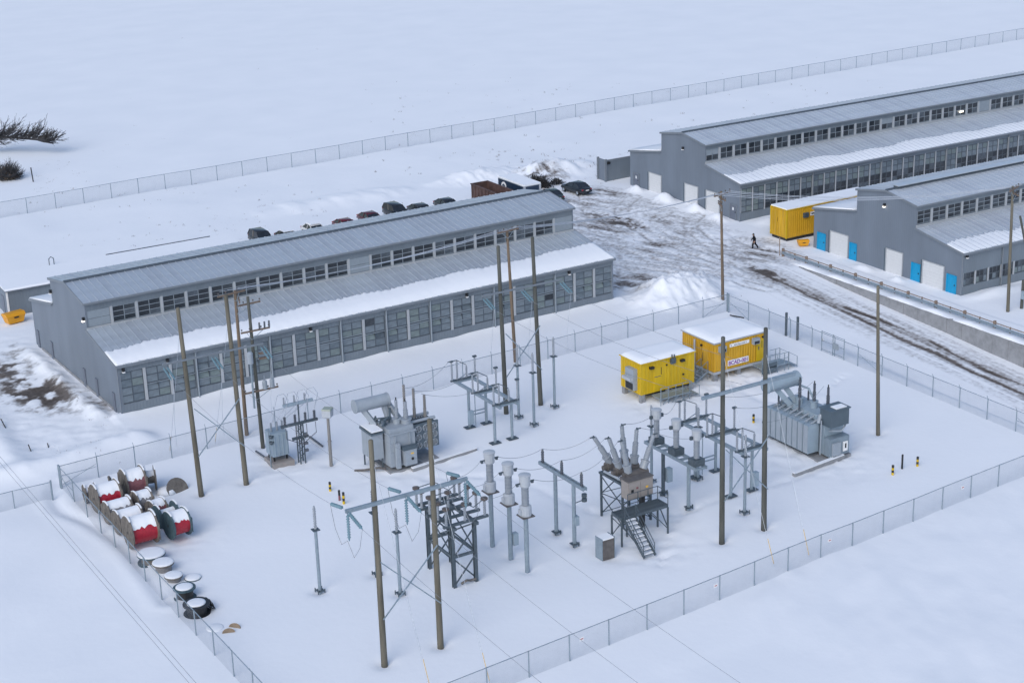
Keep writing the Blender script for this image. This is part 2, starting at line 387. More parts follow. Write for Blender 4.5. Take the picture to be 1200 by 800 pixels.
def ground_h(x, y):
    x = np.asarray(x, float); y = np.asarray(y, float)
    yard = sstep(31, 33, x) * (1 - sstep(99.5, 101, x)) * sstep(78, 80, y) * (1 - sstep(124, 126, y))
    built = ((x > 33) & (x < 105) & (y > 75) & (y < 165)) * 1.0
    far = sstep(205, 240, y)
    n = ((fbm(x / 14, y / 14, 3, 3) - 0.5) * 0.34 + (fbm(x / 3, y / 3, 3, 9) - 0.5) * 0.07) * (1 - 0.95 * far)
    h = n * (1 - 0.75 * yard) * (1 - 0.5 * built)
    # ploughed heaps
    def mound(cx, cy, rx, ry, hh, rot=0, sd=0):
        c, s = math.cos(rot), math.sin(rot); u = ((x - cx) * c + (y - cy) * s) / rx; v = (-(x - cx) * s + (y - cy) * c) / ry
        d = np.sqrt(u * u + v * v) + (fbm(x / 2.2, y / 2.2, 4, 31 + sd) - 0.5) * 0.55
        return hh * sstep(1.05, 0.0, d) * (0.62 + 0.5 * fbm(x / 1.3, y / 1.3, 3, 77 + sd) + 0.42 * fbm(x / 0.45, y / 0.45, 3, 83 + sd))
    h = h + mound(101.0, 135.8, 7.5, 5.0, 1.9, 0.15, 1)
    h = h + mound(97.0, 134.0, 4.0, 3.0, 0.6, 0.1, 2)
    h = h + mound(119.5, 189.0, 9.0, 5.0, 1.5, 0.2, 3)
    h = h + mound(110.0, 192.5, 8.0, 4.0, 1.1, 0.0, 4)
    h = h + mound(90.0, 193.0, 14.0, 4.0, 0.6, 0.0, 5)
    for k, (cx, cy) in enumerate([(122.6, 173.6), (122.5, 167.4), (122.6, 156.6), (122.8, 161.4), (126.0, 152.0)]):
        h = h + mound(cx, cy, 1.3, 1.9, 0.75, 0, 10 + k)
    h = h + mound(122.2, 125.6, 1.2, 1.2, 0.45, 0, 21) + mound(122.3, 131.0, 1.0, 2.0, 0.35, 0, 22) + mound(127, 116.6, 5, 1.6, 0.5, 0, 23)
    # berm round the cleared lot left of the warehouse
    h = h + 0.75 * np.exp(-((y - (129.6 + 0.8 * np.sin(x * 0.35))) / 1.5) ** 2) * sstep(24, 28, x) * (1 - sstep(40.5, 43, x)) * (0.7 + 0.6 * fbm(x / 1.7, y / 1.7, 3, 41))
    h = h + 0.5 * np.exp(-((x - (30.5 + (y - 129) * 0.03)) / 1.3) ** 2) * sstep(128, 132, y) * (1 - sstep(150, 165, y))
    h = h + 0.5 * np.exp(-((x - 39.6) / 0.8) ** 2) * sstep(136, 138, y) * (1 - sstep(156, 162, y)) * (0.3 + 1.2 * fbm(x / 1.0, y / 1.5, 3, 43))
    # drift against the front wall of the warehouse
    u, v = a_local(x, y)
    h = h + 0.32 * np.exp(-np.maximum(-v, 0) / 0.9) * (v > -8) * (v < 0.4) * (u > -1) * (u < A_L + 1) * (0.5 + 0.9 * fbm(u / 2.4, v * 0, 3, 44))
    # road below the retaining wall, sinking towards the viewer
    dip = road_z(y) * sstep(102.0, 106.5, x) * (x < WALL_X)
    h = h + dip
    # shelf bank above the wall
    h = h + 0.12 * (x > WALL_X) * (x < 121) * (y < 137)
    lotm = sstep(95, 98, x) * (1 - sstep(118, 122, x)) * sstep(133, 140, y) * (1 - sstep(178, 186, y)) + sstep(29, 33, x) * (1 - sstep(40, 42, x)) * sstep(129, 133, y) * (1 - sstep(160, 168, y))
    h = h + lotm * ((fbm(x / 0.8, y / 0.8, 4, 91) - 0.5) * 0.28)
    # wind drifts outside the front fence, lower right
    dr = sstep(60, 68, x) * sstep(81, 78, y - (x - 46) * 0.08 - 0) * sstep(52, 58, y)
    uu = x * 0.8 + y * 0.6; vv = -x * 0.6 + y * 0.8
    h = h + dr * (0.42 * np.abs(fbm(uu / 7, vv / 2.6, 4, 101) - 0.5) + 0.10 * fbm(uu / 1.6, vv / 0.8, 3, 102))
    # trodden snow round the transformers, control houses and breaker
    for (cx, cy, rx, ry, a_) in TRODDEN:
        q = np.exp(-(((x - cx) / rx) ** 2 + ((y - cy) / ry) ** 2) ** 2)
        h = h + q * ((fbm(x / 0.7, y / 0.7, 3, 111) - 0.5) * a_ * 1.7 - 0.08)
    # melt hollows round posts
    for (cx, cy, r_, d_) in HOLLOWS:
        m_ = (np.abs(x - cx) < 2.5 * r_) & (np.abs(y - cy) < 2.5 * r_)
        if np.any(m_): h = h - np.where(m_, d_ * np.exp(-((x - cx) ** 2 + (y - cy) ** 2) / (r_ * r_)), 0)
    # footpath trench beside the left fence
    h = h - 0.16 * np.exp(-(track_dist(x, y, PATH_L) / 0.45) ** 2) + 0.06 * np.exp(-((track_dist(x, y, PATH_L) - 1.0) / 0.5) ** 2)
    for p_ in FOOTPATHS: 
        dd = track_dist(x, y, p_); h = h - 0.15 * np.exp(-(dd / 0.4) ** 2) * np.clip(2.4 * fbm(x / 0.4, y / 0.4, 2, 121) - 0.5, 0, 1.3)
    # wheel ruts
    return h - 0.07 * dirt_raw(x, y) - 0.08 * ruts(x, y)

TRK1 = [(875, 313), (930, 335), (1000, 362), (1060, 385), (1130, 420), (1200, 453), (1290, 500)]
TRK2 = [(960, 352), (1010, 374), (1060, 399), (1110, 421), (1140, 436), (1170, 449), (1200, 463), (1290, 510)]
def road_pt(p):
    g = G(*p)
    for _ in range(6): g = G(p[0], p[1], float(road_z(g.y)))
    return (g.x, g.y)
TRK1 = [road_pt(p) for p in TRK1]; TRK2 = [road_pt(p) for p in TRK2]
def poly_x(trk, y):
    ys = np.array([p[1] for p in trk][::-1]); xs = np.array([p[0] for p in trk][::-1])
    return np.interp(y, ys, xs)
def dirt_raw(x, y):
    d = np.zeros_like(x)
    on = sstep(141, 136, y)
    for trk, w, k, sd in ((TRK1, 0.45, 1.0, 51), (TRK2, 0.4, 0.8, 57)):
        xx = poly_x(trk, y) + (fbm(y / 5, y * 0, 3, sd) - 0.5) * 0.8
        ww = w * (0.6 + 0.9 * fbm(y / 3.0, y * 0 + 3, 3, sd + 2))
        patch = np.clip(2.2 * fbm(x / 0.9, y / 5.5, 4, sd + 3) - 0.35, 0, 1)
        d = np.maximum(d, k * on * np.exp(-((x - xx) / ww) ** 2) * patch)
    mid = (poly_x(TRK1, y) + poly_x(TRK2, y)) / 2
    d = np.maximum(d, 0.5 * on * np.exp(-((x - mid) / 2.7) ** 2) * np.clip(2.4 * fbm(x / 0.35, y / 8, 4, 61) - 0.5, 0, 1))
    # trampled lot between the halls: streaks that bend from the road to the cars
    lot = sstep(95.5, 98, x) * (1 - sstep(119, 123, x)) * sstep(134, 142, y) * (1 - sstep(176, 182, y))
    a = x * 0.93 + y * 0.36; b = -x * 0.36 + y * 0.93
    s1 = fbm(a / 0.55, b / 2.6, 5, 63); s2 = fbm(x / 5, y / 5, 3, 64)
    d = np.maximum(d, lot * 0.42 * np.clip(3.4 * s1 - 1.4, 0, 1) * np.clip(2.4 * s2 - 0.4, 0, 1))
    d = np.maximum(d, lot * 0.35 * np.clip(6 * fbm(x / 0.9, y / 0.7, 4, 69) - 3.7, 0, 1))
    d = np.maximum(d, ruts(x, y) * 0.42)
    slush = np.clip(3.0 * fbm(x / 6.5, y / 6.5, 3, 141) - 0.85, 0, 1) * np.clip(2.6 * fbm(a / 0.8, b / 3.2, 4, 142) - 0.7, 0, 1)
    d = np.maximum(d, lot * 0.62 * slush)
    def blob(cx, cy, rx, ry, k, sd, rot=0.0):
        c, s = math.cos(rot), math.sin(rot); u = ((x - cx) * c + (y - cy) * s) / rx; v = (-(x - cx) * s + (y - cy) * c) / ry
        q = np.exp(-(u * u + v * v) * 0.7) * np.clip(4.2 * fbm(x / 0.9, y / 0.9, 5, sd) - 1.5, 0, 1)
        return k * np.clip(1.6 * q - 0.2, 0, 1)
    d = np.maximum(d, blob(112.6, 162.5, 1.5, 4.0, 1.0, 65))
    d = np.maximum(d, blob(116.5, 160.5, 1.6, 3.0, 0.45, 66))
    d = np.maximum(d, blob(36.9, 147.2, 2.4, 5.6, 0.95, 67, 0.1))
    d = np.maximum(d, blob(36.2, 154.5, 2.2, 2.6, 0.75, 68))
    d = np.maximum(d, blob(38.5, 158.5, 1.2, 3.2, 0.4, 71))
    d = np.maximum(d, blob(40.6, 141.5, 1.1, 3.2, 0.5, 72))
    d = np.maximum(d, blob(113.2, 136.0, 0.7, 3.2, 0.9, 70))
    d = np.maximum(d, blob(116.8, 187.0, 2.6, 3.2, 0.6, 73))
    d = np.maximum(d, blob(97.8, 142.0, 1.6, 1.2, 0.8, 74) + 0)
    return np.clip(d, 0, 1)
def gz(x, y): return float(ground_h(np.array([x]), np.array([y]))[0])

def make_ground():
    def axis(fine, lo, hi):
        out = [fine[0]]; st = fine[1] - fine[0]
        v = fine[0]; left = []
        while v > lo: st *= 1.22; v -= st; left.append(v)
        st = fine[-1] - fine[-2]; v = fine[-1]; right = []
        while v < hi: st *= 1.22; v += st; right.append(v)
        return np.array(left[::-1] + list(fine) + right)
    xf = np.concatenate([np.arange(10, 28, 0.8), np.arange(28, 42, 0.3), np.arange(42, 95, 0.36), np.arange(95, 117.2, 0.2), [WALL_X - 0.02, WALL_X + 0.02], np.arange(117.7, 124, 0.3), np.arange(124, 180, 1.2)])
    yf = np.concatenate([np.arange(50, 84, 0.6), np.arange(84, 180, 0.3), np.arange(180, 226, 0.7)])
    xs = axis(xf, -9000, 9000); ys = axis(yf, -9000, 9000)
    X, Y = np.meshgrid(xs, ys)
    Z = ground_h(X, Y)
    far = np.hypot(X - 90, Y - 130); Z = Z * (1 - sstep(250, 600, far))
    me = bpy.data.meshes.new('snow_ground')
    nv = X.size; ny, nx = X.shape
    me.vertices.add(nv); me.vertices.foreach_set('co', np.stack([X, Y, Z], -1).reshape(-1).astype(np.float32))
    i = np.arange(nv).reshape(ny, nx); q = np.stack([i[:-1, :-1], i[:-1, 1:], i[1:, 1:], i[1:, :-1]], -1).reshape(-1, 4)
    me.loops.add(q.size); me.loops.foreach_set('vertex_index', q.reshape(-1).astype(np.int32))
    me.polygons.add(len(q)); me.polygons.foreach_set('loop_start', np.arange(0, q.size, 4, dtype=np.int32))
    me.polygons.foreach_set('use_smooth', np.ones(len(q), dtype=bool))
    me.update(calc_edges=True)
    at = me.attributes.new('dirt', 'FLOAT', 'POINT'); at.data.foreach_set('value', dirt_raw(X, Y).reshape(-1).astype(np.float32))
    me.materials.append(M['ground'])
    o = put('snow_ground', me); tag(o, 'snow covered ground with ploughed heaps and a rutted muddy road', 'ground', kind='structure')
make_ground()

# ------------------------------------------------------------------ industrial halls
def slope_panel_mesh(name, pw, y0, z0, y1, z1, m, seam=False):
    """one standing-seam sheet from eave (y0,z0) to top (y1,z1)"""
    d = Vector((0, y1 - y0, z1 - z0)).normalized(); n = Vector((0, -d.z, d.y))
    if n.z < 0: n = -n
    b = MB(); a = Vector((0, y0, z0)); c = Vector((0, y1, z1))
    def sl(xa, xb, h0, h1):
        b.add([a + n * h0 + Vector((xa, 0, 0)), a + n * h0 + Vector((xb, 0, 0)), c + n * h0 + Vector((xb, 0, 0)), c + n * h0 + Vector((xa, 0, 0)),
               a + n * h1 + Vector((xa, 0, 0)), a + n * h1 + Vector((xb, 0, 0)), c + n * h1 + Vector((xb, 0, 0)), c + n * h1 + Vector((xa, 0, 0))],
              [(0, 3, 2, 1), (4, 5, 6, 7), (0, 1, 5, 4), (1, 2, 6, 5), (2, 3, 7, 6), (3, 0, 4, 7)])
    if seam: sl(-0.024, 0.024, 0.082, 0.15)
    else: sl(0.027, pw - 0.027, 0.082, 0.10)
    return b.mesh(name, m)

def roof_slope(parent, L, y0, z0, y1, z1, npan, over=0.18, m=None):
    m = m or M['roofmetal']
    d = Vector((0, y1 - y0, z1 - z0)).normalized(); n = Vector((0, -d.z, d.y))
    if n.z < 0: n = -n
    e = Vector((0, y0, z0)) - d * over; t = Vector((0, y1, z1))
    b = MB(); vs = []
    for x in (-0.15, L + 0.15):
        for p in (e, t):
            vs += [Vector((x, p.y, p.z)) + n * 0.0, Vector((x, p.y, p.z)) + n * 0.08]
    b.add(vs, [(0, 1, 3, 2), (4, 6, 7, 5), (0, 4, 5, 1), (2, 3, 7, 6), (1, 5, 7, 3), (0, 2, 6, 4)])
    roof = b.build('roof', m, parent)
    pw = (L + 0.3) / npan
    mes = [slope_panel_mesh('roof_panel', pw, e.y, e.z, t.y, t.z, q) for q in (m, M['roofmetal2'] if m == M['roofmetal'] else M['roofpale2'])]
    sme = slope_panel_mesh('roof_seam', pw, e.y, e.z, t.y, t.z, M['seam'], True)
    rr = random.Random(int(L * 10 + y0 * 7))
    for i in range(npan):
        put('roof_panel', mes[1 if rr.random() < 0.3 else 0], roof, (-0.15 + i * pw, 0, 0))
        if i: put('roof_seam', sme, roof, (-0.15 + i * pw, 0, 0))
    return roof, e, t, n

def roof_snow(parent, L, e, t, n, npan, f0, f1, thick, jag, sd, base=0.098, x0=0.0, x1=None):
    """drift lying on the lower part of a slope, ragged along its upper edge"""
    rnd = random.Random(sd); x1 = L if x1 is None else x1
    k = npan * 3; b = MB(); vs = []; fs = []
    lev = rnd.random()
    for i in range(k + 1):
        u = i / k; x = x0 - 0.12 + (x1 - x0 + 0.24) * u
        f = f0 + (f1 - f0) * u + jag * (0.6 * math.sin(u * 23 + sd) + 0.5 * math.sin(u * 61 + sd * 2)) + (rnd.random() - 0.5) * jag * 0.9 + (jag * 0.9 if i % 3 == 1 else 0)
        f = min(f, 0.985); fe = 0.004 + rnd.random() * 0.012
        for q, (ff, hh) in enumerate(((fe, base), (fe + 0.01, base + thick * 0.9), (fe + (f - fe) * 0.5, base + thick * (0.9 + 0.3 * rnd.random())), (f - 0.03, base + thick * 0.8), (f, base))):
            p = e.lerp(t, ff) + n * hh; vs.append((x, p.y, p.z))
    for i in range(k):
        for q in range(4):
            a = i * 5 + q; fs.append((a, a + 5, a + 6, a + 1))
        fs.append((i * 5 + 4, i * 5 + 9, i * 5 + 5, i * 5))
    fs.append((0, 1, 2, 3, 4)); fs.append(tuple(k * 5 + q for q in (4, 3, 2, 1, 0)))
    b.add(vs, fs)
    return b.build('roof_snow', M['snow'], parent, smooth=True)

def frame_mesh(w, h, cols, rows, d=0.07, bw=0.07, m=None):
    b = MB()
    b.box(0, w, 0, d, 0, bw); b.box(0, w, 0, d, h - bw, h); b.box(0, bw, 0, d, bw, h - bw); b.box(w - bw, w, 0, d, bw, h - bw)
    for i in range(1, cols): b.box(w * i / cols - bw / 2, w * i / cols + bw / 2, 0.003, d, bw, h - bw)
    for j in range(1, rows): b.box(bw, w - bw, 0.006, d, h * j / rows - bw / 2, h * j / rows + bw / 2)
    return b.mesh('window', m or M['frame'])
def pane_mesh(w, h, m):
    return MB().box(0, w, 0, 0.02, 0, h).mesh('pane', m)

def window_row(hall, bays, bw, y, z, h, cols, rows, choose, post=0.24, fm=None, mats=('shutter', 'glass'), tilt=None, fw_=0.07):
    w = bw - post
    fme = frame_mesh(w, h, cols, rows, m=fm, bw=fw_)
    cw, ch = w / cols, h / rows
    pms = {k: [pane_mesh(cw - fw_ - 0.004, ch - fw_ - 0.004, M[q]) for q in {'shutter': ('shutter', 'shutter', 'shutter_b', 'shutter_c'), 'glass': ('glass', 'glass', 'glass', 'glass_b', 'glass_c')}.get(k, (k,))] for k in mats}
    rv_ = random.Random(int(y * 100 + z * 10 + bw * 1000))
    for i in bays:
        f = put('window', fme, hall, (i * bw + post / 2, y, z))
        for c in range(cols):
            for r in range(rows):
                k = choose(i, c, r)
                p = put('pane', rv_.choice(pms[k]), f, (c * cw + fw_ / 2 + 0.002, 0.035, r * ch + fw_ / 2 + 0.002))
                if tilt:
                    a = tilt(i, c, r)
                    if a: p.rotation_euler = (a, 0, 0); p.location.y = 0.02

def gable_door(hall, ya, yb, z1, kind, label=None, z0=-0.1, rnd=random.Random(3)):
    """door in the end wall that faces -x; ya<yb local y"""
    m = {'roller': M['whitedoor'], 'cyan': M['cyan'], 'grey': M['greydoor']}[kind]
    d = MB().box(-0.05, -0.002, ya, yb, z0, z1).build('door', m, hall)
    fr = MB(); t = 0.09; fm = {'roller': M['trim'], 'cyan': M['cyan'], 'grey': M['trimdark']}[kind]
    fr.box(-0.09, -0.003, yb + 0.002, yb + t * 1.6, z0, z1 + t); fr.box(-0.09, -0.003, ya - t, ya - 0.002, z0, z1 + t); fr.box(-0.095, -0.003, ya - t * .5, yb + t * .5, z1 + 0.003, z1 + t)
    fr.build('door_frame', fm, d)
    if kind == 'roller':
        sidem = MB().box(-0.11, -0.003, yb + 0.15, yb + 0.32, z0, z1 + 0.05); sidem.build('door_track', M['xfdark'], d)
        for j in range(1, 8):
            z = z0 + (z1 - z0) * j / 8; MB().box(-0.062, -0.052, ya + 0.04, yb - 0.04, z - 0.014, z + 0.014).build('panel_joint', M['doorjoint'], d)
    else:
        MB().box(-0.1, -0.052, ya + 0.08, ya + 0.2, z0 + 0.95, z0 + 1.08).build('handle', M['black'], d)
        if kind == 'grey':
            MB().box(-0.06, -0.052, (ya + yb) / 2 - 0.13, (ya + yb) / 2 + 0.13, z0 + 1.2, z0 + 1.55).build('notice', M['white'], d)
    if label: d['label'] = label
    return d

def wall_lamp(hall, p, d, lit=False):
    x, y, z = p; b = MB()
    dx, dy = d
    b.cbox((x + dx * 0.12, y + dy * 0.12, z), 0.22, 0.22, 0.3)
    o = b.build('wall_lamp', M['black'], hall)
    MB().cbox((x + dx * 0.17, y + dy * 0.17, z - 0.2), 0.22, 0.22, 0.10).build('lamp_lens', M['lampglow'] if lit else M['white'], o)

def hall_shell(name, org, rot, L, P, label, npan, snow_front, ridge_vent=False, sill=1.0, head=4.0, csill=6.25, chead=7.75, rm=None):
    H = thing(name, (org[0], org[1], 0), label, 'warehouse', None, rot)
    m, w, h1, h2, h3, h4 = (P[k] for k in ('m', 'w', 'h1', 'h2', 'h3', 'h4'))
    prof = [(0, -0.6), (w, -0.6), (w, h1), (w - m, h2), (w - m, h3), (w / 2, h4), (m, h3), (m, h2), (0, h1)]
    MB().prism(prof, 0.0, 0.14, 0).build('gable_wall', M['gable'], H)
    MB().prism(prof, L - 0.14, L, 0).build('gable_wall', M['gable'], H)
    # front wall: base band, head band
    MB().box(0.142, L - 0.142, 0, 0.14, -0.6, sill).build('front_wall', M['clad'], H)
    MB().box(0.142, L - 0.142, 0, 0.14, head, h1 - 0.02).build('front_wall', M['clad'], H)
    MB().box(0.142, L - 0.142, 0.25, 0.3, sill, head).build('dark_inside_sheet', M['black'], H)  # black sheet stands in for the unlit inside behind the panes
    MB().box(0.142, L - 0.142, m, m + 0.14, h2 - 0.1, csill).build('clerestory_wall', M['clad'], H)
    MB().box(0.142, L - 0.142, m, m + 0.14, chead, h3 - 0.02).build('clerestory_wall', M['clad'], H)
    MB().box(0.142, L - 0.142, m + 0.25, m + 0.3, csill, chead).build('dark_inside_sheet', M['black'], H)
    MB().box(0.142, L - 0.142, w - 0.14, w, -0.6, h1 - 0.02).build('back_wall', M['clad'], H)
    MB().box(0.142, L - 0.142, w - m - 0.14, w - m, h2 - 0.1, h3 - 0.02).build('clerestory_wall', M['clad'], H)
    MB().box(-0.02, L + 0.02, m - 0.13, m - 0.003, h2 + 0.02, h2 + 0.2).build('sill_flashing', M['trim'], H)
    r1, e1, t1, n1 = roof_slope(H, L, 0, h1, m - 0.14, h2 - 0.03, npan, m=rm)
    r2, e2, t2, n2 = roof_slope(H, L, m, h3, w / 2, h4, npan, m=rm)
    r3, e3, t3, n3 = roof_slope(H, L, w - m, h3, w / 2, h4, npan, m=rm)
    r4, e4, t4, n4 = roof_slope(H, L, w, h1, w - m, h2, npan, m=rm)
    cap = MB(); cap.prism([(w / 2 - 0.2, h4 + 0.1), (w / 2, h4 + 0.14), (w / 2 + 0.2, h4 + 0.1), (w / 2, h4 + 0.27)], -0.18, L + 0.18, 0)
    cap.build('ridge_cap', M['frame'], H)  # cap coloured dark to paint in the shadow gap along the ridge
    for (a, b_) in (((-0.16, -0.2, h1 - 0.06), (-0.16, m, h2 - 0.0)), ((-0.16, m - 0.15, h3 - 0.03), (-0.16, w / 2, h4 + 0.04)), ((-0.16, w / 2, h4 + 0.04), (-0.16, w - m + 0.15, h3 - 0.03)), ((-0.16, w - m, h2), (-0.16, w + 0.2, h1 - 0.06))):
        MB().bar(a, b_, 0.06, 0.22).build('rake_trim', M['trimdark'], H)
        MB().bar((L + 0.16, a[1], a[2]), (L + 0.16, b_[1], b_[2]), 0.06, 0.22).build('rake_trim', M['trimdark'], H)
    MB().box(-0.15, L + 0.15, -0.32, -0.2, h1 - 0.14, h1 + 0.02).build('gutter', M['trimdark'], H)
    MB().box(-0.15, L + 0.15, m - 0.3, m - 0.185, h3 - 0.12, h3 + 0.03).build('gutter', M['trimdark'], H)
    MB().box(-0.05, -0.001, -0.03, 0.12, -0.4, h1 - 0.1).build('corner_trim', M['trimdark'], H)
    if snow_front: roof_snow(r1, L, e1, t1, n1, npan, *snow_front)
    roof_snow(r4, L, e4, t4, n4, npan, 0.97, 0.97, 0.12, 0.004, 5)
    if ridge_vent:
        MB().box(1.2, L, w / 2 - 0.3, w / 2 + 0.3, h4 + 0.1, h4 + 0.4).build('ridge_vent', M['frame'], H)
        MB().box(1.15, L + 0.02, w / 2 - 0.55, w / 2 + 0.45, h4 + 0.402, h4 + 0.48).build('ridge_vent_cover', M['seam'], H)
    return H

# --- near hall
NB = 22; bwA = A_L / NB
hallA = hall_shell('warehouse', A_O, A_ROT, A_L, PA, 'long grey metal warehouse with clerestory and full-height panelled windows, nearest to the fenced yard', 74, (0.41, 0.54, 0.085, 0.03, 11), sill=1.05, head=3.98)
rA = random.Random(5)
open_rows = {i: rA.choice([0, 0, 1, 1, 2]) for i in range(NB)}
openpane = {(i, c, r): rA.random() for i in range(NB) for c in range(2) for r in range(4)}
window_row(hallA, range(NB), bwA, 0.04, 1.07, 2.9, 2, 4, lambda i, c, r: 'glass' if (i in (10, 18) and r in (1, 3) and openpane[i, c, r] > 0.35) else 'shutter', 0.26,
           tilt=lambda i, c, r: (-0.28 if r == 1 else (-0.2 if open_rows[i] == 2 and r == 2 else 0)) if open_rows[i] and i > 0 else 0)
hop_me = MB().box(0.03, bwA - 0.29, -0.025, -0.002, 0, 0.06).mesh('hopper_rail', M['palepane'])
for i in range(1, NB):
    for zz in ((2.42, 2.62), (2.42,), (1.75, 2.42, 2.62))[open_rows[i]]: put('hopper_rail', hop_me, hallA, (i * bwA + 0.13, 0.03, zz))
PIPES = {3, 6, 9, 11, 13, 16, 19}
for i in range(1, NB):
    if i in PIPES:
        MB().box(i * bwA - 0.12, i * bwA + 0.12, 0.02, 0.13, 1.05, 3.98).build('wall_post', M['trimdark'], hallA)
        p = MB(); p.cyl((i * bwA, -0.12, -0.3), (i * bwA, -0.12, 4.45), 0.075, n=8); p.bar((i * bwA, -0.12, 4.42), (i * bwA, -0.26, 4.55), 0.1); p.build('downpipe', M['palepane'], hallA)
    else:
        MB().box(i * bwA - 0.13, i * bwA + 0.13, -0.03, 0.13, 1.0, 4.02).build('wall_post', M['trim'], hallA)
for x in (0.13, A_L - 0.13): MB().box(x - 0.12, x + 0.12, 0.015, 0.13, 1.05, 3.98).build('wall_post', M['trimdark'], hallA)
blankA = {0, 11, 21}
ym = PA['m']
window_row(hallA, [i for i in range(NB) if i not in blankA], bwA, ym + 0.04, 6.27, 1.46, 2, 3, lambda i, c, r: 'glass', 0.24, fm=M['palepane'], mats=('glass',), fw_=0.05)
for i in sorted(blankA):
    b = MB(); z = 6.26
    for j in range(2): b.box(i * bwA + 0.14, (i + 1) * bwA - 0.14, ym + 0.03, ym + 0.06, z + j * 0.75, z + j * 0.75 + 0.72)
    b.build('blank_panel', M['palepane'], hallA)
for i in range(NB + 1): MB().box(max(0.142, i * bwA - 0.12), min(A_L - 0.142, i * bwA + 0.12), ym - 0.02, ym + 0.13, 6.2, 7.8).build('clerestory_post', M['trim'] if i not in (0, NB) else M['clad'], hallA)
MB().box(-0.03, A_L + 0.03, ym - 0.1, ym - 0.022, 6.12, 6.24).build('window_sill', M['trim'], hallA)
for y in (1.6, 6.0, 9.3, 18.6, 22.8):
    MB().box(-0.1, -0.002, y - 0.28, y + 0.28, -0.3, 1.75).build('wall_panel', M['greydoor'], hallA)
MB().box(-0.08, -0.004, 2.2, 22.0, -0.3, 0.22).build('plinth', M['concrete'], hallA)
for x in (0.0, bwA * 7.5, bwA * 14.5, bwA * 19.5, bwA * 1.7): wall_lamp(hallA, (x + 0.5, -0.0, 4.25), (0, -1))
wall_lamp(hallA, (0, ym + 0.35, 7.0), (-1, 0), True); wall_lamp(hallA, (0, 16.6, 7.3), (-1, 0))
for (y, z) in ((2.0, 3.2), (4.9, 5.0)): pass
# roof drain clips along the eave
for i in range(1, 22):
    if i % 2: MB().cbox((i * bwA, -0.26, PA['h1'] + 0.04), 0.25, 0.14, 0.08).build('gutter_bracket', M['trimdark'], hallA)

# --- far right hall
LB = 74.4; bwB = LB / 40
hallB = hall_shell('warehouse', B_O, 0.0, LB, PB, 'farthest long grey warehouse with white roller doors and half-dark window wall', 92, (0.46, 0.34, 0.034, 0.06, 23), sill=0.95, head=3.9, csill=5.98, chead=7.4, rm=M['roofpale'])
rB = random.Random(9); dk = {i: rB.random() for i in range(60)}
window_row(hallB, range(40), bwB, 0.04, 0.97, 2.9, 2, 4, lambda i, c, r: 'glass' if (r < 2 and i > 1 and i != 18 and i < 30) else 'shutter', 0.14)
for i in range(41): MB().box(max(0.142, i * bwB - 0.07), min(LB - 0.142, i * bwB + 0.07), -0.02, 0.13, 0.9, 3.95).build('wall_post', M['trim'], hallB)
for i in (6, 12, 18, 24, 30, 36):
    p = MB(); p.cyl((i * bwB, -0.12, -0.3), (i * bwB, -0.12, 4.3), 0.06, n=8); p.build('downpipe', M['trimdark'], hallB)
ym = PB['m']; bcl = LB / 34
window_row(hallB, [i for i in range(34) if i not in (21,)], bcl, ym + 0.04, 6.0, 1.38, 2, 2, lambda i, c, r: 'palepane' if (i in (0, 13) and r == 1) else 'glass', 0.3, fm=M['palepane'], mats=('glass', 'palepane'), fw_=0.05)
MB().box(21 * bcl + .15, 22 * bcl - .15, ym + 0.03, ym + 0.08, 6.0, 7.38).build('blank_panel', M['palepane'], hallB)
for i in range(35): MB().box(max(0.142, i * bcl - 0.15), min(LB - 0.142, i * bcl + 0.15), ym - 0.02, ym + 0.13, 5.95, 7.45).build('clerestory_post', M['trim'], hallB)
MB().box(-0.03, LB + 0.03, ym - 0.1, ym - 0.022, 5.85, 5.97).build('window_sill', M['trim'], hallB)
by = B_O[1]
gable_door(hallB, 174.75 - by, 175.85 - by, 1.75, 'grey', 'grey door with notice near the back corner')
gable_door(hallB, 169.9 - by, 172.4 - by, 2.45, 'roller')
gable_door(hallB, 162.3 - by, 164.8 - by, 2.48, 'roller')
gable_door(hallB, 158.0 - by, 160.5 - by, 2.48, 'roller')
gable_door(hallB, 154.75 - by, 155.9 - by, 1.7, 'grey', 'grey door with notice near the front corner')
wall_lamp(hallB, (0, 11.2, 6.9), (-1, 0))
wl = MB().cbox((bcl * 19.5, ym - 0.1, 6.5), 0.7, 0.1, 0.16).build('lit_lamp', M['lampglow'], hallB)

# --- right hall
LC = 48.0; bwC = LC / 26
hallC = hall_shell('warehouse', C_O, 0.0, LC, PB, 'grey warehouse with bright cyan doors and raised ridge vent beside the guard rail', 60, (0.40, 0.34, 0.034, 0.05, 31), ridge_vent=True, sill=0.98, head=2.36, csill=5.98, chead=7.45, rm=M['roofpale'])
rC = random.Random(12); dkc = {(i, c, r): rC.random() for i in range(30) for c in range(3) for r in range(3)}
window_row(hallC, range(26), bwC, 0.04, 1.0, 1.34, 3, 2, lambda i, c, r: 'shutter' if r == 0 and dkc[i, c, r] > 0.35 else 'glass', 0.2)
for i in range(27): MB().box(max(0.142, i * bwC - 0.1), min(LC - 0.142, i * bwC + 0.1), -0.02, 0.13, 0.95, 2.4).build('wall_post', M['trim'], hallC)
for i in (3, 9, 15, 21):
    p = MB(); p.cyl((i * bwC, -0.12, -0.3), (i * bwC, -0.12, 4.3), 0.07, n=8); p.build('downpipe', M['trimdark'], hallC)
bcl = LC / 22
window_row(hallC, range(22), bcl, ym + 0.04, 6.02, 1.4, 2, 3, lambda i, c, r: 'glass', 0.26, fm=M['palepane'], mats=('glass',), fw_=0.05)
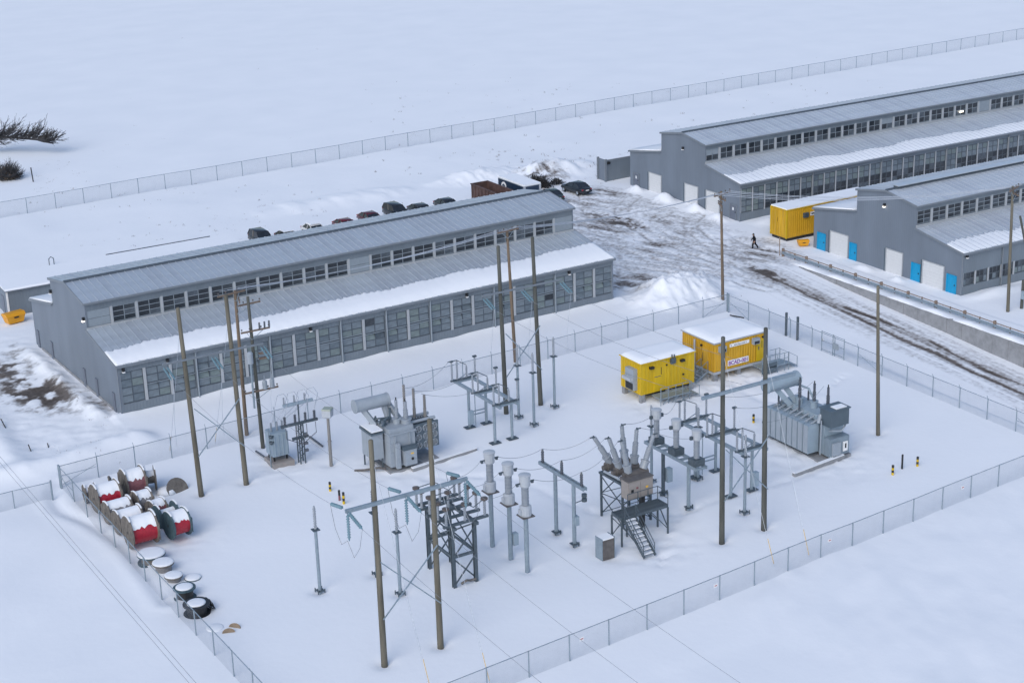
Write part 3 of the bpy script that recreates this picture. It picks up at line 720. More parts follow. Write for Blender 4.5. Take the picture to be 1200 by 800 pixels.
for i in range(23): MB().box(max(0.142, i * bcl - 0.13), min(LC - 0.142, i * bcl + 0.13), ym - 0.02, ym + 0.13, 5.95, 7.5).build('clerestory_post', M['trim'], hallC)
MB().box(-0.03, LC + 0.03, ym - 0.1, ym - 0.022, 5.85, 5.97).build('window_sill', M['trim'], hallC)
cy = C_O[1]
for (a, b_) in ((138.55, 139.7), (133.5, 134.4), (123.8, 124.9), (118.65, 119.8)): gable_door(hallC, a - cy, b_ - cy, 1.85, 'cyan')
for (a, b_) in ((134.85, 137.6), (126.4, 128.75), (120.4, 123.3)): gable_door(hallC, a - cy, b_ - cy, 2.48, 'roller')
wall_lamp(hallC, (0, 11.5, 7.2), (-1, 0), True); wall_lamp(hallC, (0.4, 0, 4.2), (0, -1))

# --- low shed behind the near hall
S = thing('shed', (41.15, 170.7, 0), 'low grey shed with snow covered flat roof behind the near warehouse', 'shed')
Ls, Ws, Hs = 26.5, 5.2, 2.66
MB().box(0, Ls, 0, 0.12, -0.4, Hs).build('front_wall', M['clad'], S)
MB().prism([(0.122, -0.4), (Ws, -0.4), (Ws, Hs + 0.25), (0.122, Hs)], 0.0, 0.12, 0).build('end_wall', M['gable'], S)
MB().prism([(0.122, -0.4), (Ws, -0.4), (Ws, Hs + 0.25), (0.122, Hs)], Ls - 0.12, Ls, 0).build('end_wall', M['gable'], S)
MB().box(0.122, Ls - 0.122, Ws - 0.12, Ws, -0.4, Hs + 0.2).build('back_wall', M['clad'], S)
MB().prism([(-0.25, Hs + 0.002), (Ws + 0.2, Hs + 0.26), (Ws + 0.2, Hs + 0.36), (-0.25, Hs + 0.1)], -0.2, Ls + 0.2, 0).build('roof', M['trimdark'], S)
MB().prism([(-0.2, Hs + 0.11), (Ws + 0.1, Hs + 0.365), (Ws, Hs + 0.52), (0.0, Hs + 0.27)], -0.15, Ls + 0.15, 0).build('roof_snow', M['snow'], S)
MB().box(-0.06, 0.14, -0.06, -0.002, -0.4, Hs - 0.02).build('corner_trim', M['white'], S)
MB().box(-0.05, -0.002, 1.2, 2.2, -0.3, 1.9).build('door', M['greydoor'], S)
MB().box(12.5, 24.6, Ws + 0.12, Ws + 0.22, Hs + 0.362, Hs + 0.56).build('rear_parapet', M['frame'], S)

# --- grey screen wall by the far hall
W = thing('screen_wall', (122.6, 180.4, 0), 'grey corrugated screen wall with a returned end beside the far warehouse', 'wall')
MB().box(0.0, 9.0, 0, 0.12, -0.4, 2.75).build('panel', M['clad'], W)
MB().box(0.0, 0.12, 0.122, 1.7, -0.4, 2.75).build('panel', M['gable'], W)
MB().box(-0.03, 9.0, -0.04, -0.002, 2.5, 2.78).build('cap', M['trimdark'], W)
for (x, y) in ((-0.1, -0.1), (-0.05, 1.75)): MB().cbox((x, y, 1.3), 0.3, 0.2, 3.2).build('post', M['trimdark'], W)
MB().cbox((0.35, -0.12, 2.35), 0.5, 0.15, 0.3).build('lamp', M['black'], W)

# ------------------------------------------------------------------ retaining wall, guard rail
RW = thing('retaining_wall', (WALL_X, 135.4, 0), 'grey concrete block retaining wall between the muddy road and the guard rail', 'wall')
yy = 135.4; rw = random.Random(4); k = 0
while yy > 88:
    y1 = yy - 2.0; za = float(road_z(yy)) - 0.35; zb = float(road_z(y1)) - 0.35
    off = rw.uniform(-0.03, 0.03); t0 = 0.1 + rw.uniform(-0.03, 0.04)
    b = MB(); b.add([(-0.32 + off, yy - 135.4 - 0.012, za), (0.12, yy - 135.4 - 0.012, za), (0.12, y1 - 135.4 + 0.012, zb), (-0.32 + off, y1 - 135.4 + 0.012, zb),
                     (-0.30 + off, yy - 135.4 - 0.012, t0), (0.12, yy - 135.4 - 0.012, t0), (0.12, y1 - 135.4 + 0.012, t0), (-0.30 + off, y1 - 135.4 + 0.012, t0)],
                    [(0, 3, 2, 1), (4, 5, 6, 7), (0, 1, 5, 4), (1, 2, 6, 5), (2, 3, 7, 6), (3, 0, 4, 7)])
    b.build('block', M['concrete'], RW); yy = y1
sb = MB(); vs = []; fs = []; nseg = 90
for i in range(nseg + 1):
    y = 135.6 - 135.4 - i * 47.6 / nseg; w_ = rw.uniform(-0.05, 0.09); h_ = 0.2 + 0.1 * math.sin(i * 0.7) + rw.uniform(-0.04, 0.05)
    vs += [(-0.34 - w_ * 0.4, y, 0.13), (-0.28 - w_, y, h_ + 0.02), (0.1, y, h_ + 0.08), (0.9, y, 0.22), (1.0, y, 0.02)]
for i in range(nseg):
    for q in range(4): a = i * 5 + q; fs.append((a, a + 5, a + 6, a + 1))
sb.add(vs, fs); sb.build('snow_cap', M['snow'], RW, smooth=True)

GR = thing('guard_rail', (118.5, 139.7, 0), 'tan post-and-rail barrier along the top of the retaining wall', 'guard rail')
post_me = MB().box(-0.12, 0.12, -0.11, 0.11, -0.2, 0.8).mesh('post', M['rail'])
spost_me = MB().box(-0.05, 0.05, -0.05, 0.05, -0.2, 0.68).mesh('post', M['rail'])
for i in range(14):
    put('post', post_me, GR, (0, -i * 3.9, 0.1))
    if i < 13: put('post', spost_me, GR, (0.02, -i * 3.9 - 1.95, 0.1)); MB().box(-0.19, -0.125, -i * 3.9 - 3.9 + 0.02, -i * 3.9 - 0.02, 0.74, 0.82).build('rail', M['rail'], GR)
for i in range(13): MB().box(-0.17, -0.125, -i * 3.9 - 3.9 + 0.02, -i * 3.9 - 0.02, 0.3, 0.6).build('lower_rail', M['galv'], GR)
stk = MB().cyl((118.35, 140.1, 0.0), (118.3, 140.1, 2.1), 0.05, n=6).build('marker_stake', M['rail']); tag(stk, 'thin tan marker stake at the guard rail end by the yellow container', 'stake')

# ------------------------------------------------------------------ chain link fences
def fence(name, pts_dir, label, h=1.85, arms=True, spacing=3.15, gap=None, signs=(), post_r=0.045, corner=True, brace_at=()):
    (x0, y0), (x1, y1) = pts_dir
    Ld = math.hypot(x1 - x0, y1 - y0); ang = math.atan2(y1 - y0, x1 - x0)
    n = max(1, round(Ld / spacing)); st = Ld / n
    Fc = thing('chain_link_fence', (x0, y0, 0), label, 'fence', 'chain link fences', ang)
    b = MB(); b.cyl((0, 0, -0.3), (0, 0, h), post_r, n=7)
    if arms: b.bar((0, 0, h - 0.02), (0.0, 0.16 if arms > 0 else -0.16, h + 0.3), 0.035)
    pm = b.mesh('post', M['galv'])
    cm = MB().cyl((0, 0, -0.3), (0, 0, h + 0.12), post_r * 1.7, n=8).mesh('post', M['galv'])
    rm = MB().cyl((0.05, 0, h - 0.03), (st - 0.05, 0, h - 0.03), 0.03, n=6).mesh('top_rail', M['galv'])
    nm = bpy.data.meshes.new('netting'); nm.from_pydata([(0.05, 0, -0.15), (st - 0.05, 0, -0.15), (st - 0.05, 0, h - 0.07), (0.05, 0, h - 0.07)], [], [(0, 1, 2, 3)]); nm.materials.append(M['net'])
    for i in range(n + 1):
        zz = gz(x0 + math.cos(ang) * st * i, y0 + math.sin(ang) * st * i) * 0.6
        put('post', cm if (corner and i in (0, n)) else pm, Fc, (i * st, 0, zz))
        if i < n and not (gap and gap[0] <= i < gap[1]):
            z2 = gz(x0 + math.cos(ang) * st * (i + 1), y0 + math.sin(ang) * st * (i + 1)) * 0.6
            a = math.atan2(z2 - zz, st)
            put('top_rail', rm, Fc, (i * st, 0, zz), (0, -a, 0)); put('netting', nm, Fc, (i * st, 0.0, zz), (0, -a, 0))
    for bi in brace_at:
        MB().cyl((bi * st + 0.1, 0, 0.15), (bi * st + st - 0.1, 0, 1.2), 0.022, n=5).build('brace', M['galv'], Fc)
        MB().cyl((bi * st + 0.1, 0, 0.95), (bi * st + st - 0.1, 0, 0.95), 0.022, n=5).build('mid_rail', M['galv'], Fc)
    for (s, z) in signs:
        MB().box(s - 0.16, s + 0.16, -0.03, -0.012, z, z + 0.24).build('warning_sign', M['white'], Fc)
        MB().box(s - 0.11, s + 0.11, -0.036, -0.031, z + 0.1, z + 0.16).build('sign_print', M['red'], Fc)
    return Fc
fence('f', ((32.2, 124.4), (101.4, 127.9)), 'chain link fence along the back of the yard in front of the near warehouse', arms=1, brace_at=(0, 21))
fence('f', ((32.35, 64.0), (32.2, 124.1)), 'chain link fence down the left side of the yard behind the cable reels', arms=1, brace_at=(18,))
fence('f', ((38.0, 78.1), (101.0, 83.2)), 'chain link fence across the front of the yard with small warning signs', arms=0, signs=((13.6, 1.1), (24.9, 1.1), (35.6, 1.1), (49.6, 1.1)))
fence('f', ((101.0, 83.2), (101.35, 127.6)), 'chain link fence on the road side of the yard with a gate', arms=1, signs=((30.3, 1.0),), brace_at=(1, 7, 13))
fence('f', ((31.0, 122.6), (22.0, 122.2)), 'short chain link spur running off left from the yard corner', arms=0, h=1.5)
fence('f', ((40, 211.0), (300, 225.5)), 'long chain link fence crossing the far snowfield', arms=0, spacing=3.75, post_r=0.05, h=2.05, corner=False)
# gate leaf in the road-side fence
gt = thing('fence_gate', (101.25, 110.4, 0), 'tubular chain link gate hung in the road-side fence', 'gate', None, R(89.5))
for x in (0, 1.55, 3.1): MB().cyl((x, 0.09, 0.05), (x, 0.09, 2.05), 0.045, n=6).build('upright', M['galv'], gt)
for z in (0.25, 1.1, 2.0): MB().cyl((0.05, 0.09, z), (3.05, 0.09, z), 0.03, n=6).build('rail', M['galv'], gt)
MB().box(0.7, 1.5, 0.14, 0.16, 0.75, 1.35).build('notice_board', M['palepane'], gt)
for i, (x, y) in enumerate(((101.3, 117.2), (101.25, 118.8))):
    g = MB().cyl((0, 0, -0.3), (0, 0, 2.35), 0.13, n=10).build('gate_post', M['steel'], None, loc=(x + 0.12, y, 0))
    tag(g, ('stout dark gate post nearer the viewer in the road-side fence', 'stout dark gate post nearer the snow heap in the road-side fence')[i], 'post', 'gate posts')

# ------------------------------------------------------------------ poles and overhead lines
def pole_part(parent, lean, h, r0=0.19, r1=0.13, m=None, x=0, y=0, cap=True):
    b = MB(); n = 10; prof = []
    b.lathe([(r0 * 1.04, -0.4), (r0, 0.3), ((r0 + r1) / 2, h * 0.5), (r1, h - 0.05), (r1 * 0.7, h)], n, (x, y, 0), Vector((lean, 0, h)))
    o = b.build('pole', m or M['pole'], parent, smooth=True)
    return o
def ins_string(parent, a, b_, r=0.125, n=9):
    a = Vector(a); b_ = Vector(b_); L = (b_ - a).length; q = MB(); q.lathe([(0.03, 0), (0.03, L * 0.08)] + sheds(r, L * 0.08, L * 0.92, n, 0.5) + [(0.03, L)], 8, a, b_ - a)
    return q.build('insulator_string', M['glassins'], parent, smooth=False)
def sag_pts(a, b_, sag, n=14):
    a = Vector(a); b_ = Vector(b_)
    return [a.lerp(b_, i / n) - Vector((0, 0, sag * 4 * (i / n) * (1 - i / n))) for i in range(n + 1)]
def wire(a, b_, sag, label, r=0.013, m=None, group='overhead wires', n=14):
    o = MB().tube(sag_pts(a, b_, sag, n), r, 4).build('overhead_wire', m or M['wire']); tag(o, label, 'wire', group); return o

def h_frame(x0, x1, y, h, zb, label, m, beam=(2.1, 2.3), brace=(3.2, 7.2), leans=(0, 0), sides=(1, 1), strings=True, slim=False):
    T = thing('h_frame_pole', ((x0 + x1) / 2, y, 0), label, 'utility pole', 'wooden h-frames carrying the lines')
    d = (x1 - x0) / 2
    pole_part(T, leans[0], h[0], 0.21, 0.15, m, -d, 0); pole_part(T, leans[1], h[1], 0.21, 0.15, m, d, 0)
    hb_ = 0.07 if slim else 0.115
    b = MB(); b.box(-d - beam[0], d + beam[1], -0.19 - hb_ * 1.6, -0.19, zb - hb_, zb + hb_)
    b.build('crossbeam', M['trimdark'] if slim else M['galv'], T)
    MB().bar((-d, -0.24, brace[0]), (d, -0.24, brace[1]), 0.07).build('brace', M['galv'], T)
    MB().bar((-d, -0.36, brace[1]), (d, -0.36, brace[0]), 0.07).build('brace', M['galv'], T)
    xs = (-d - beam[0] + 0.15, 0.0, d + beam[1] - 0.15)
    if strings:
        for x in xs:
            if slim:
                for k in (-0.14, 0.14): ins_string(T, (x + k, -0.36, zb - 0.2), (x + k, -1.9, zb - 0.75), 0.1)
                MB().tube([(x, -1.9, zb - 0.75), (x, -1.6, zb - 2.4), (x, -1.2, zb - 4.5), (x + 0.1, -0.9, zb - 6.5)], 0.014, 4).build('jumper', M['wirepale'], T)
                continue
            ins_string(T, (x, -0.25, zb - 0.16), (x, -0.25, zb - 2.0))
            if sides[0]: ins_string(T, (x, -0.36, zb - 0.05), (x, -2.2, zb - 0.45))
            if sides[1]: ins_string(T, (x, 0.36, zb - 0.05), (x, 2.2, zb - 0.45))
            pts = [Vector((x, -2.2, zb - 0.45)), Vector((x, -1.7, zb - 1.9)), Vector((x, -0.8, zb - 2.9)), Vector((x, 0, zb - 2.1)), Vector((x, 0.9, zb - 2.7)), Vector((x, 1.7, zb - 1.9)), Vector((x, 2.2, zb - 0.45))]
            MB().tube(pts, 0.018, 4).build('jumper', M['wire'], T)
    return T, [(x0 + d + x, zb - 0.45) for x in xs]
T1_, ph1 = h_frame(40.8, 44.83, 85.4, (15.2, 15.6), 11.15, 'wooden h-frame nearest the viewer at the lower left of the yard', M['pole'])
T3_, ph3 = h_frame(40.95, 44.72, 116.75, (15.3, 15.6), 11.2, 'wooden h-frame in front of the near warehouse by the cable reels', M['pole'], leans=(-0.4, -0.3), slim=True)
T2_, ph2 = h_frame(68.83, 72.68, 87.1, (15.5, 15.4), 11.5, 'dark wooden h-frame beside the right-hand transformer', M['poledark'], leans=(-0.1, -0.2), strings=False)
T4_, ph4 = h_frame(69.28, 72.8, 117.68, (14.9, 15.1), 10.9, 'dark wooden h-frame in front of the right end of the near warehouse', M['poledark'], leans=(-0.25, -0.4), slim=True)
for i, (x, z) in enumerate(ph1):
    w = ('left', 'middle', 'right')[i]
    wire((x, 87.6, z), (ph3[i][0], 114.85, ph3[i][1] - 0.3), 0.7, '%s conductor strung between the two left h-frames' % w)
    wire((x, 83.2, z), (x - 0.3, 20.0, z + 1.5), 1.2, '%s conductor leading from the nearest h-frame towards the viewer' % w, n=20)
for i, (x, z) in enumerate(ph2):
    w = ('left', 'middle', 'right')[i]
    wire((x, 87.45, z + 0.4), (ph4[i][0], 115.8, ph4[i][1] - 0.3), 0.7, '%s conductor strung between the two right h-frames' % w)

def pin(b, x, y, z, s=0.2): b.lathe([(0.02, 0), (0.02, s * 0.5), (0.06, s * 0.55), (0.075, s * 0.8), (0.03, s)], 7, (x, y, z))
def utility(px, py, tx, ty, label, m, arms=(), r=(0.17, 0.12), cutouts=0, can=None, ang=0.0, name='utility_pole'):
    g = G(px, py); t = PY(tx, ty, g.y); h = t.z
    T = thing(name, (g.x, g.y, gz(g.x, g.y) * 0.7), label, 'utility pole', 'single wooden poles', ang)
    pole_part(T, t.x - g.x, h, r[0], r[1], m)
    lx = t.x - g.x
    for (dz, w, dx, rot) in arms:
        z = h - dz; cx = lx * z / h + dx; c, s = math.cos(rot), math.sin(rot)
        a = Vector((cx - w / 2 * c, -w / 2 * s - 0.18, z)); e = Vector((cx + w / 2 * c, w / 2 * s - 0.18, z))
        MB().bar(a, e, 0.1, 0.13).build('crossarm', M['arm'], T)
        b = MB()
        for k in (0.03, 0.3, 0.7, 0.97):
            p = a.lerp(e, k); pin(b, p.x, p.y, p.z + 0.06, 0.24)
        b.build('pin_insulators', M['porcbrown'], T)
        for sgn in (-1, 1): MB().bar((cx + sgn * w * 0.3 * c, sgn * w * 0.3 * s - 0.12, z - 0.05), (lx, -0.14, z - 0.75), 0.035).build('arm_brace', M['galv'], T)
    return T, g, t
u1, g1, t1 = utility(847, 352, 845, 225, 'wooden utility pole with a weathered double crossarm beside the snow heap', M['polered'], ((0.25, 2.6, 0, 0.25), (0.75, 1.7, 0, 1.3), (1.3, 1.2, -0.3, 1.2)))
u2, g2, t2 = utility(1029, 507, 1029, 332, 'bare wooden pole standing alone in the yard right of the right-hand transformer', M['pole'])
u3, g3, t3 = utility(1181, 365, 1187, 218, 'wooden utility pole with crossarms in front of the cyan-door warehouse', M['pole'], ((0.25, 2.4, 0, 0.4), (0.7, 1.9, 0, 1.2)))
u4, g4, t4 = utility(604, 424, 594, 268, 'brown utility pole behind the right h-frame near the warehouse wall', M['polered'], ((0.15, 2.4, 0, 0.1),))
u5, g5, t5 = utility(289, 507, 275, 338, 'brown pole with a weathered crossarm cluster beside the left h-frame', M['polered'], ((0.15, 2.6, -0.4, 0.15), (0.75, 2.0, 0.2, 1.25), (1.3, 2.2, 1.0, 0.05)))
u6, g6, t6 = utility(308, 522, 290, 345, 'pole carrying cutouts and small transformer cans beside the switch bank', M['poledark'], ((2.9, 2.5, 0.3, 0.0), (8.1, 3.0, 0.3, 0.0)))
b = MB()
for k in (0.5, 0.95, 1.35): b.lathe(sheds(0.1, 0, 0.55, 5), 8, (k, -0.18, t6.z - 2.85))
b.build('cutouts', M['porcdark'], u6)
for k in (0.55, 1.2):
    c_ = MB().lathe([(0.2, 0), (0.2, 0.62), (0.14, 0.72)], 12, (k, -0.18, t6.z - 8.03)).build('transformer_can', M['xfgrey'], u6, smooth=False)
    MB().lathe(sheds(0.07, 0.72, 1.15, 4), 7, (k, -0.18, t6.z - 8.03)).build('bushing', M['porc'], c_)
MB().lathe([(0.24, 0), (0.24, 0.9), (0.15, 1.0)], 12, (-0.55, -0.25, t6.z - 5.6)).build('transformer_can', M['xfgrey'], u6)
for (zz, hh) in ((5.35, 0.12), (4.9, 0.1)):
    MB().cbox((0.6, -0.25, t6.z - zz), 0.7, 0.3, hh).build('equipment_shelf', M['arm'], u6)
MB().cyl((-0.55, -0.25, t6.z - 9.5), (-0.55, -0.25, t6.z - 5.65), 0.09, n=8).build('conduit', M['galv'], u6)
# glass lines at the left h-frame dead-ends
for (x, dz) in ((0.95, -8.05),): pass
# leaning brace pole and boxed stub at the right edge
bp_ = thing('leaning_pole', (127.6, 111.4, 0), 'dark leaning brace pole at the right edge beside the crossarm pole', 'utility pole')
MB().cyl((0, 0, -0.3), (-3.2, 0.2, 9.6), 0.15, 0.11, 10).build('pole', M['poledark'], bp_)
st_ = thing('meter_post', tuple(G(1197, 362)), 'short dark post with a grey meter box at the right edge', 'post')
MB().cyl((0, 0, -0.3), (0, 0, 3.0), 0.16, n=10).build('post', M['poledark'], st_)
MB().cbox((0.2, -0.3, 1.55), 1.1, 0.4, 0.8).build('meter_box', M['xfblue'], st_)
# distribution wires
def arm_pts(T, t, zoff, k): return Vector((t.x + k, t.y - 0.18, t.z + zoff))
for i, k in enumerate((-1.1, -0.4, 0.5, 1.1)):
    w = ('first', 'second', 'third', 'fourth')[i]
    wire(arm_pts(u1, t1, -0.05, k), (t3.x + k, t3.y - 0.1, t3.z - 0.05), 0.9, '%s wire from the left between the snow-heap pole and the cyan-hall pole' % w, 0.022, M['wirepale'])
    wire(arm_pts(u4, t4, 0.05, k), arm_pts(u1, t1, -0.05, k), 0.55, '%s wire from the left between the brown pole and the snow-heap pole' % w, 0.02, M['wirepale'])
    wire(arm_pts(u5, t5, 0.05, k - 0.3), arm_pts(u4, t4, 0.05, k), 0.6, '%s wire from the left running past the near warehouse between brown poles' % w, 0.02, M['wirepale'])
for i, dx in enumerate((0, 0.3)):
    wire((24.6 + dx, 190, 9.6), (24.9 + dx, 30, 9.2), 0.6, ('left of the twin wires crossing the lower left snow', 'right of the twin wires crossing the lower left snow')[i], 0.013, n=20)
# guy wires with coloured guards
def guy(a, b_, label):
    T = thing('guy_wire', b_, label, 'guy wire', 'guy wires with coloured guards'); a = Vector(a) - Vector(b_)
    MB().tube([a, (0, 0, -0.1)], 0.014, 4).build('wire', M['wirepale'], T)
    MB().tube([a * 0.02, a * 0.14], 0.03, 5).build('guard', M['guard'], T)
guy((40.85, 85.2, 13.5), tuple(G(505, 808)), 'guy wire running forward from the left leg of the nearest h-frame')
guy((44.9, 85.4, 13.5), tuple(G(575, 803)), 'guy wire with tan guard running forward from the right leg of the nearest h-frame')
guy((68.7, 86.9, 14), tuple(G(908, 665)), 'guy wire with yellow guard right of the dark h-frame left leg')
guy((72.5, 87.2, 14), tuple(G(949, 655)), 'guy wire with yellow guard beside the front fence right of the dark h-frame')
guy((40.6, 116.9, 13.5), tuple(G(199, 530)), 'guy wire behind the left leg of the reel-side h-frame')
guy((44.5, 116.9, 13.5), tuple(G(252, 520)), 'guy wire behind the right leg of the reel-side h-frame')

# ------------------------------------------------------------------ single station posts
def station_post(p, h, label, group='slim steel station posts'):
    T = thing('station_post', (p[0], p[1], 0), label, 'post', group)
    MB().cyl((0, 0, -0.2), (0, 0, h * 0.72), 0.125, 0.11, 10).build('column', M['galv'], T, smooth=False)
    MB().cbox((0, 0, h * 0.72 + 0.03), 0.5, 0.5, 0.06).build('flange', M['steel'], T)
    MB().lathe(sheds(0.12, h * 0.72 + 0.062, h - 0.12, 9, 0.7) + [(0.05, h)], 9, (0, 0, 0)).build('insulator', M['porcdark' if h > 6.45 else 'porc'], T)
    b = MB(); b.cbox((0, 0, 0.06), 0.5, 0.5, 0.05)
    for sx in (-0.25, 0.25):
        for sy in (-0.25, 0.25): b.cyl((sx, sy, -0.1), (sx, sy, 0.2), 0.04, n=6)
    b.build('base_plate', M['steel'], T)
    return T
for p, h, l in (((41.66, 96.66), 6.37, 'slim grey post farthest left between the reels and the nearest h-frame'), ((46.06, 96.7), 6.47, 'slim grey post directly behind the left leg of the nearest h-frame'),
                ((46.03, 93.19), 6.34, 'slim grey post between the two legs of the nearest h-frame'), ((73.35, 116.26), 6.37, 'slim grey post right of the dark h-frame near the warehouse'),
                ((69.7, 113.79), 6.43, 'slim grey post in front of the dark h-frame near the warehouse'), ((69.56, 116.04), 6.42, 'slim grey post close beside the left leg of the dark warehouse-side h-frame'),
                ((70.94, 98.6), 6.3, 'slim grey post at the left end of the three-column beam'), ((74.17, 96.92), 5.9, 'slim grey post behind the right end of the three-column beam'), ((73.2, 89.97), 6.2, 'slim grey post between the legs of the dark h-frame by the right transformer')):
    station_post(p, h, l)

# three instrument columns
for p, l in (((55.08, 96.14), 'tall instrument column with pale head, farthest left of the row of three'), ((55.1, 93.62), 'tall instrument column with side box, middle of the row of three'), ((55.02, 91.27), 'tall instrument column with pale head, nearest the viewer of the row of three')):
    T = thing('instrument_column', (p[0], p[1], 0), l, 'column', 'row of three tall instrument columns')
    MB().cyl((0, 0, -0.3), (0, 0, 4.1), 0.17, n=10).build('column', M['galv'], T)
    MB().cbox((0, 0, 4.14), 0.95, 0.95, 0.07).build('flange', M['tankbrown'], T)
    b = MB(); b.lathe([(0.42, 4.18), (0.42, 4.85), (0.3, 4.93)], 14); b.cbox((-0.42, 0, 4.5), 0.2, 0.3, 0.4); b.build('base_tank', M['headpale'], T)
    MB().lathe(sheds(0.27, 4.93, 6.25, 12, 0.82), 12).build('porcelain', M['porc'], T)
    b = MB(); b.lathe([(0.25, 6.25), (0.38, 6.4), (0.4, 7.1), (0.44, 7.12), (0.44, 7.2), (0.2, 7.28)], 14); b.build('head', M['headpale'], T)
    b = MB(); b.bar((-0.75, 0, 6.62), (0.75, 0, 6.62), 0.05, 0.1); b.cbox((-0.6, 0, 6.55), 0.16, 0.14, 0.2); b.cbox((0.6, 0, 6.55), 0.16, 0.14, 0.2); b.build('terminals', M['steel'], T)
    if 'middle' in l: MB().cbox((0.35, -0.05, 1.35), 0.4, 0.4, 0.9).build('junction_box', M['xfblue'], T)

# low three-insulator portal
T = thing('insulator_portal', (59.9, 94.0, 0), 'two-legged steel portal with three dark stub insulators on its beam', 'portal')
for y in (1.1, -1.3):
    MB().cyl((0, y, -0.2), (0, y, 4.72), 0.15, n=10).build('leg', M['galv'], T)
    b = MB(); b.cbox((0, y, 0.07), 0.55, 0.55, 0.05); b.cyl((-0.22, y - 0.22, -0.1), (-0.22, y - 0.22, 0.2), 0.05, n=6); b.cyl((0.22, y - 0.22, -0.1), (0.22, y - 0.22, 0.2), 0.05, n=6); b.build('base_plate', M['steel'], T)
b = MB(); b.box(-0.17, -0.09, -2.8, 3.1, 4.73, 4.98); b.box(0.09, 0.17, -2.8, 3.1, 4.73, 4.98)
for y in np.arange(-2.7, 3.1, 0.58): b.box(-0.088, 0.088, y - 0.05, y + 0.05, 4.76, 4.95)
b.build('beam', M['galv'], T)
for y in (2.75, 0.2, -2.35): MB().lathe([(0.12, 4.98), (0.12, 5.05)] + sheds(0.13, 5.05, 5.85, 6, 0.7) + [(0.05, 6.0)], 9, (0, y, 0)).build('insulator', M['porcdark'], T)
b = MB(); b.cbox((0.15, -1.3, 1.85), 0.35, 0.4, 0.7); b.build('meter_box', M['xfblue'], T)
b = MB(); b.bar((0, -1.3, 3.2), (0.9, -1.3, 3.3), 0.05); b.lathe([(0.2, 0), (0.2, 0.22)], 10, (0.9, -1.3, 3.15)); b.lathe([(0.2, 0), (0.2, 0.22)], 10, (0.9, -1.3, 3.5)); b.build('siren', M['steel'], T)

# disconnect gantries
def gantry(x0, x1, y0, y1, legs_y, z, label, ph, ih=1.65, box_side=-1, sd=0):
    T = thing('switch_gantry', (x0, y0, 0), label, 'gantry', 'disconnect switch gantries')
    W = x1 - x0; D = y1 - y0
    for x in (0, W):
        for y in legs_y:
            MB().cyl((x, y - y0, -0.2), (x, y - y0, z - 0.122), 0.125, n=10).build('leg', M['galv'], T)
            b = MB(); b.cbox((x, y - y0, 0.07), 0.9, 0.6, 0.06); b.build('base_plate', M['steel'], T)
        MB().box(x - 0.1, x + 0.1, 0, D, z - 0.12, z + 0.12).build('beam', M['galv'], T)
    for yy in ph:
        y = yy - y0
        MB().box(0.102, W - 0.102, y - 0.09, y + 0.09, z - 0.08, z + 0.08).build('cross_member', M['galv'], T)
        MB().box(-0.55, W + 0.35, y - 0.07, y + 0.07, z + 0.122, z + 0.26).build('switch_base', M['steel'], T)
        for x, hh in ((-0.4, ih), (0.1, ih), (W * 0.62, ih * 0.62), (W + 0.2, ih)):
            MB().lathe([(0.1, 0)] + sheds(0.1, 0.02, hh - 0.1, 9, 0.72) + [(0.06, hh)], 8, (x, y, z + 0.262)).build('insulator', M['porc'], T)
        b = MB(); b.tube([(-0.75, y, z + 0.3 + ih), (0.15, y, z + 0.3 + ih)], 0.04, 6); b.tube([(0.1, y, z + 0.3 + ih), (W * 0.62, y, z + 0.28 + ih * 0.65)], 0.035, 6); b.cbox((-0.4, y, z + 0.28 + ih), 0.3, 0.16, 0.12); MB().cbox((W + 0.2, y, z + 0.3 + ih), 0.34, 0.2, 0.14).build('terminal_pad', M['steel'], T)
        b.build('switch_blade', M['steel'], T)
        b = MB(); b.bar((0.1, y + .12, z + 0.1), (W * 0.62, y + .12, z + 0.5), 0.05); b.build('linkage', M['galv'], T)
    y = legs_y[-1] - y0
    MB().cyl((0.32, y - 0.5, 0.3), (0.32, y - 0.5, z), 0.04, n=6).build('drive_rod', M['galv'], T)
    for zz in (1.1, 1.4): MB().bar((0.13, y, zz), (W - 0.13, y, zz), 0.07, 0.09).build('lower_tie', M['galv'], T)
    yb = legs_y[0] - y0 if box_side > 0 else y
    MB().cbox((W + 0.1 if box_side > 0 else 0.0, yb - 0.3, 1.05), 0.42, 0.38, 1.15).build('drive_box', M['xfblue'], T)
    return T
gantry(64.85, 66.5, 111.0, 118.8, (112.1, 116.3), 3.5, 'switch gantry right of the left transformer, before the dark h-frame', (118.3, 114.8, 111.4))
gantry(74.1, 76.1, 91.0, 99.2, (92.75, 97.2), 4.0, 'switch gantry between the dark h-frame legs and the right transformer', (98.7, 95.2, 91.6), box_side=1)

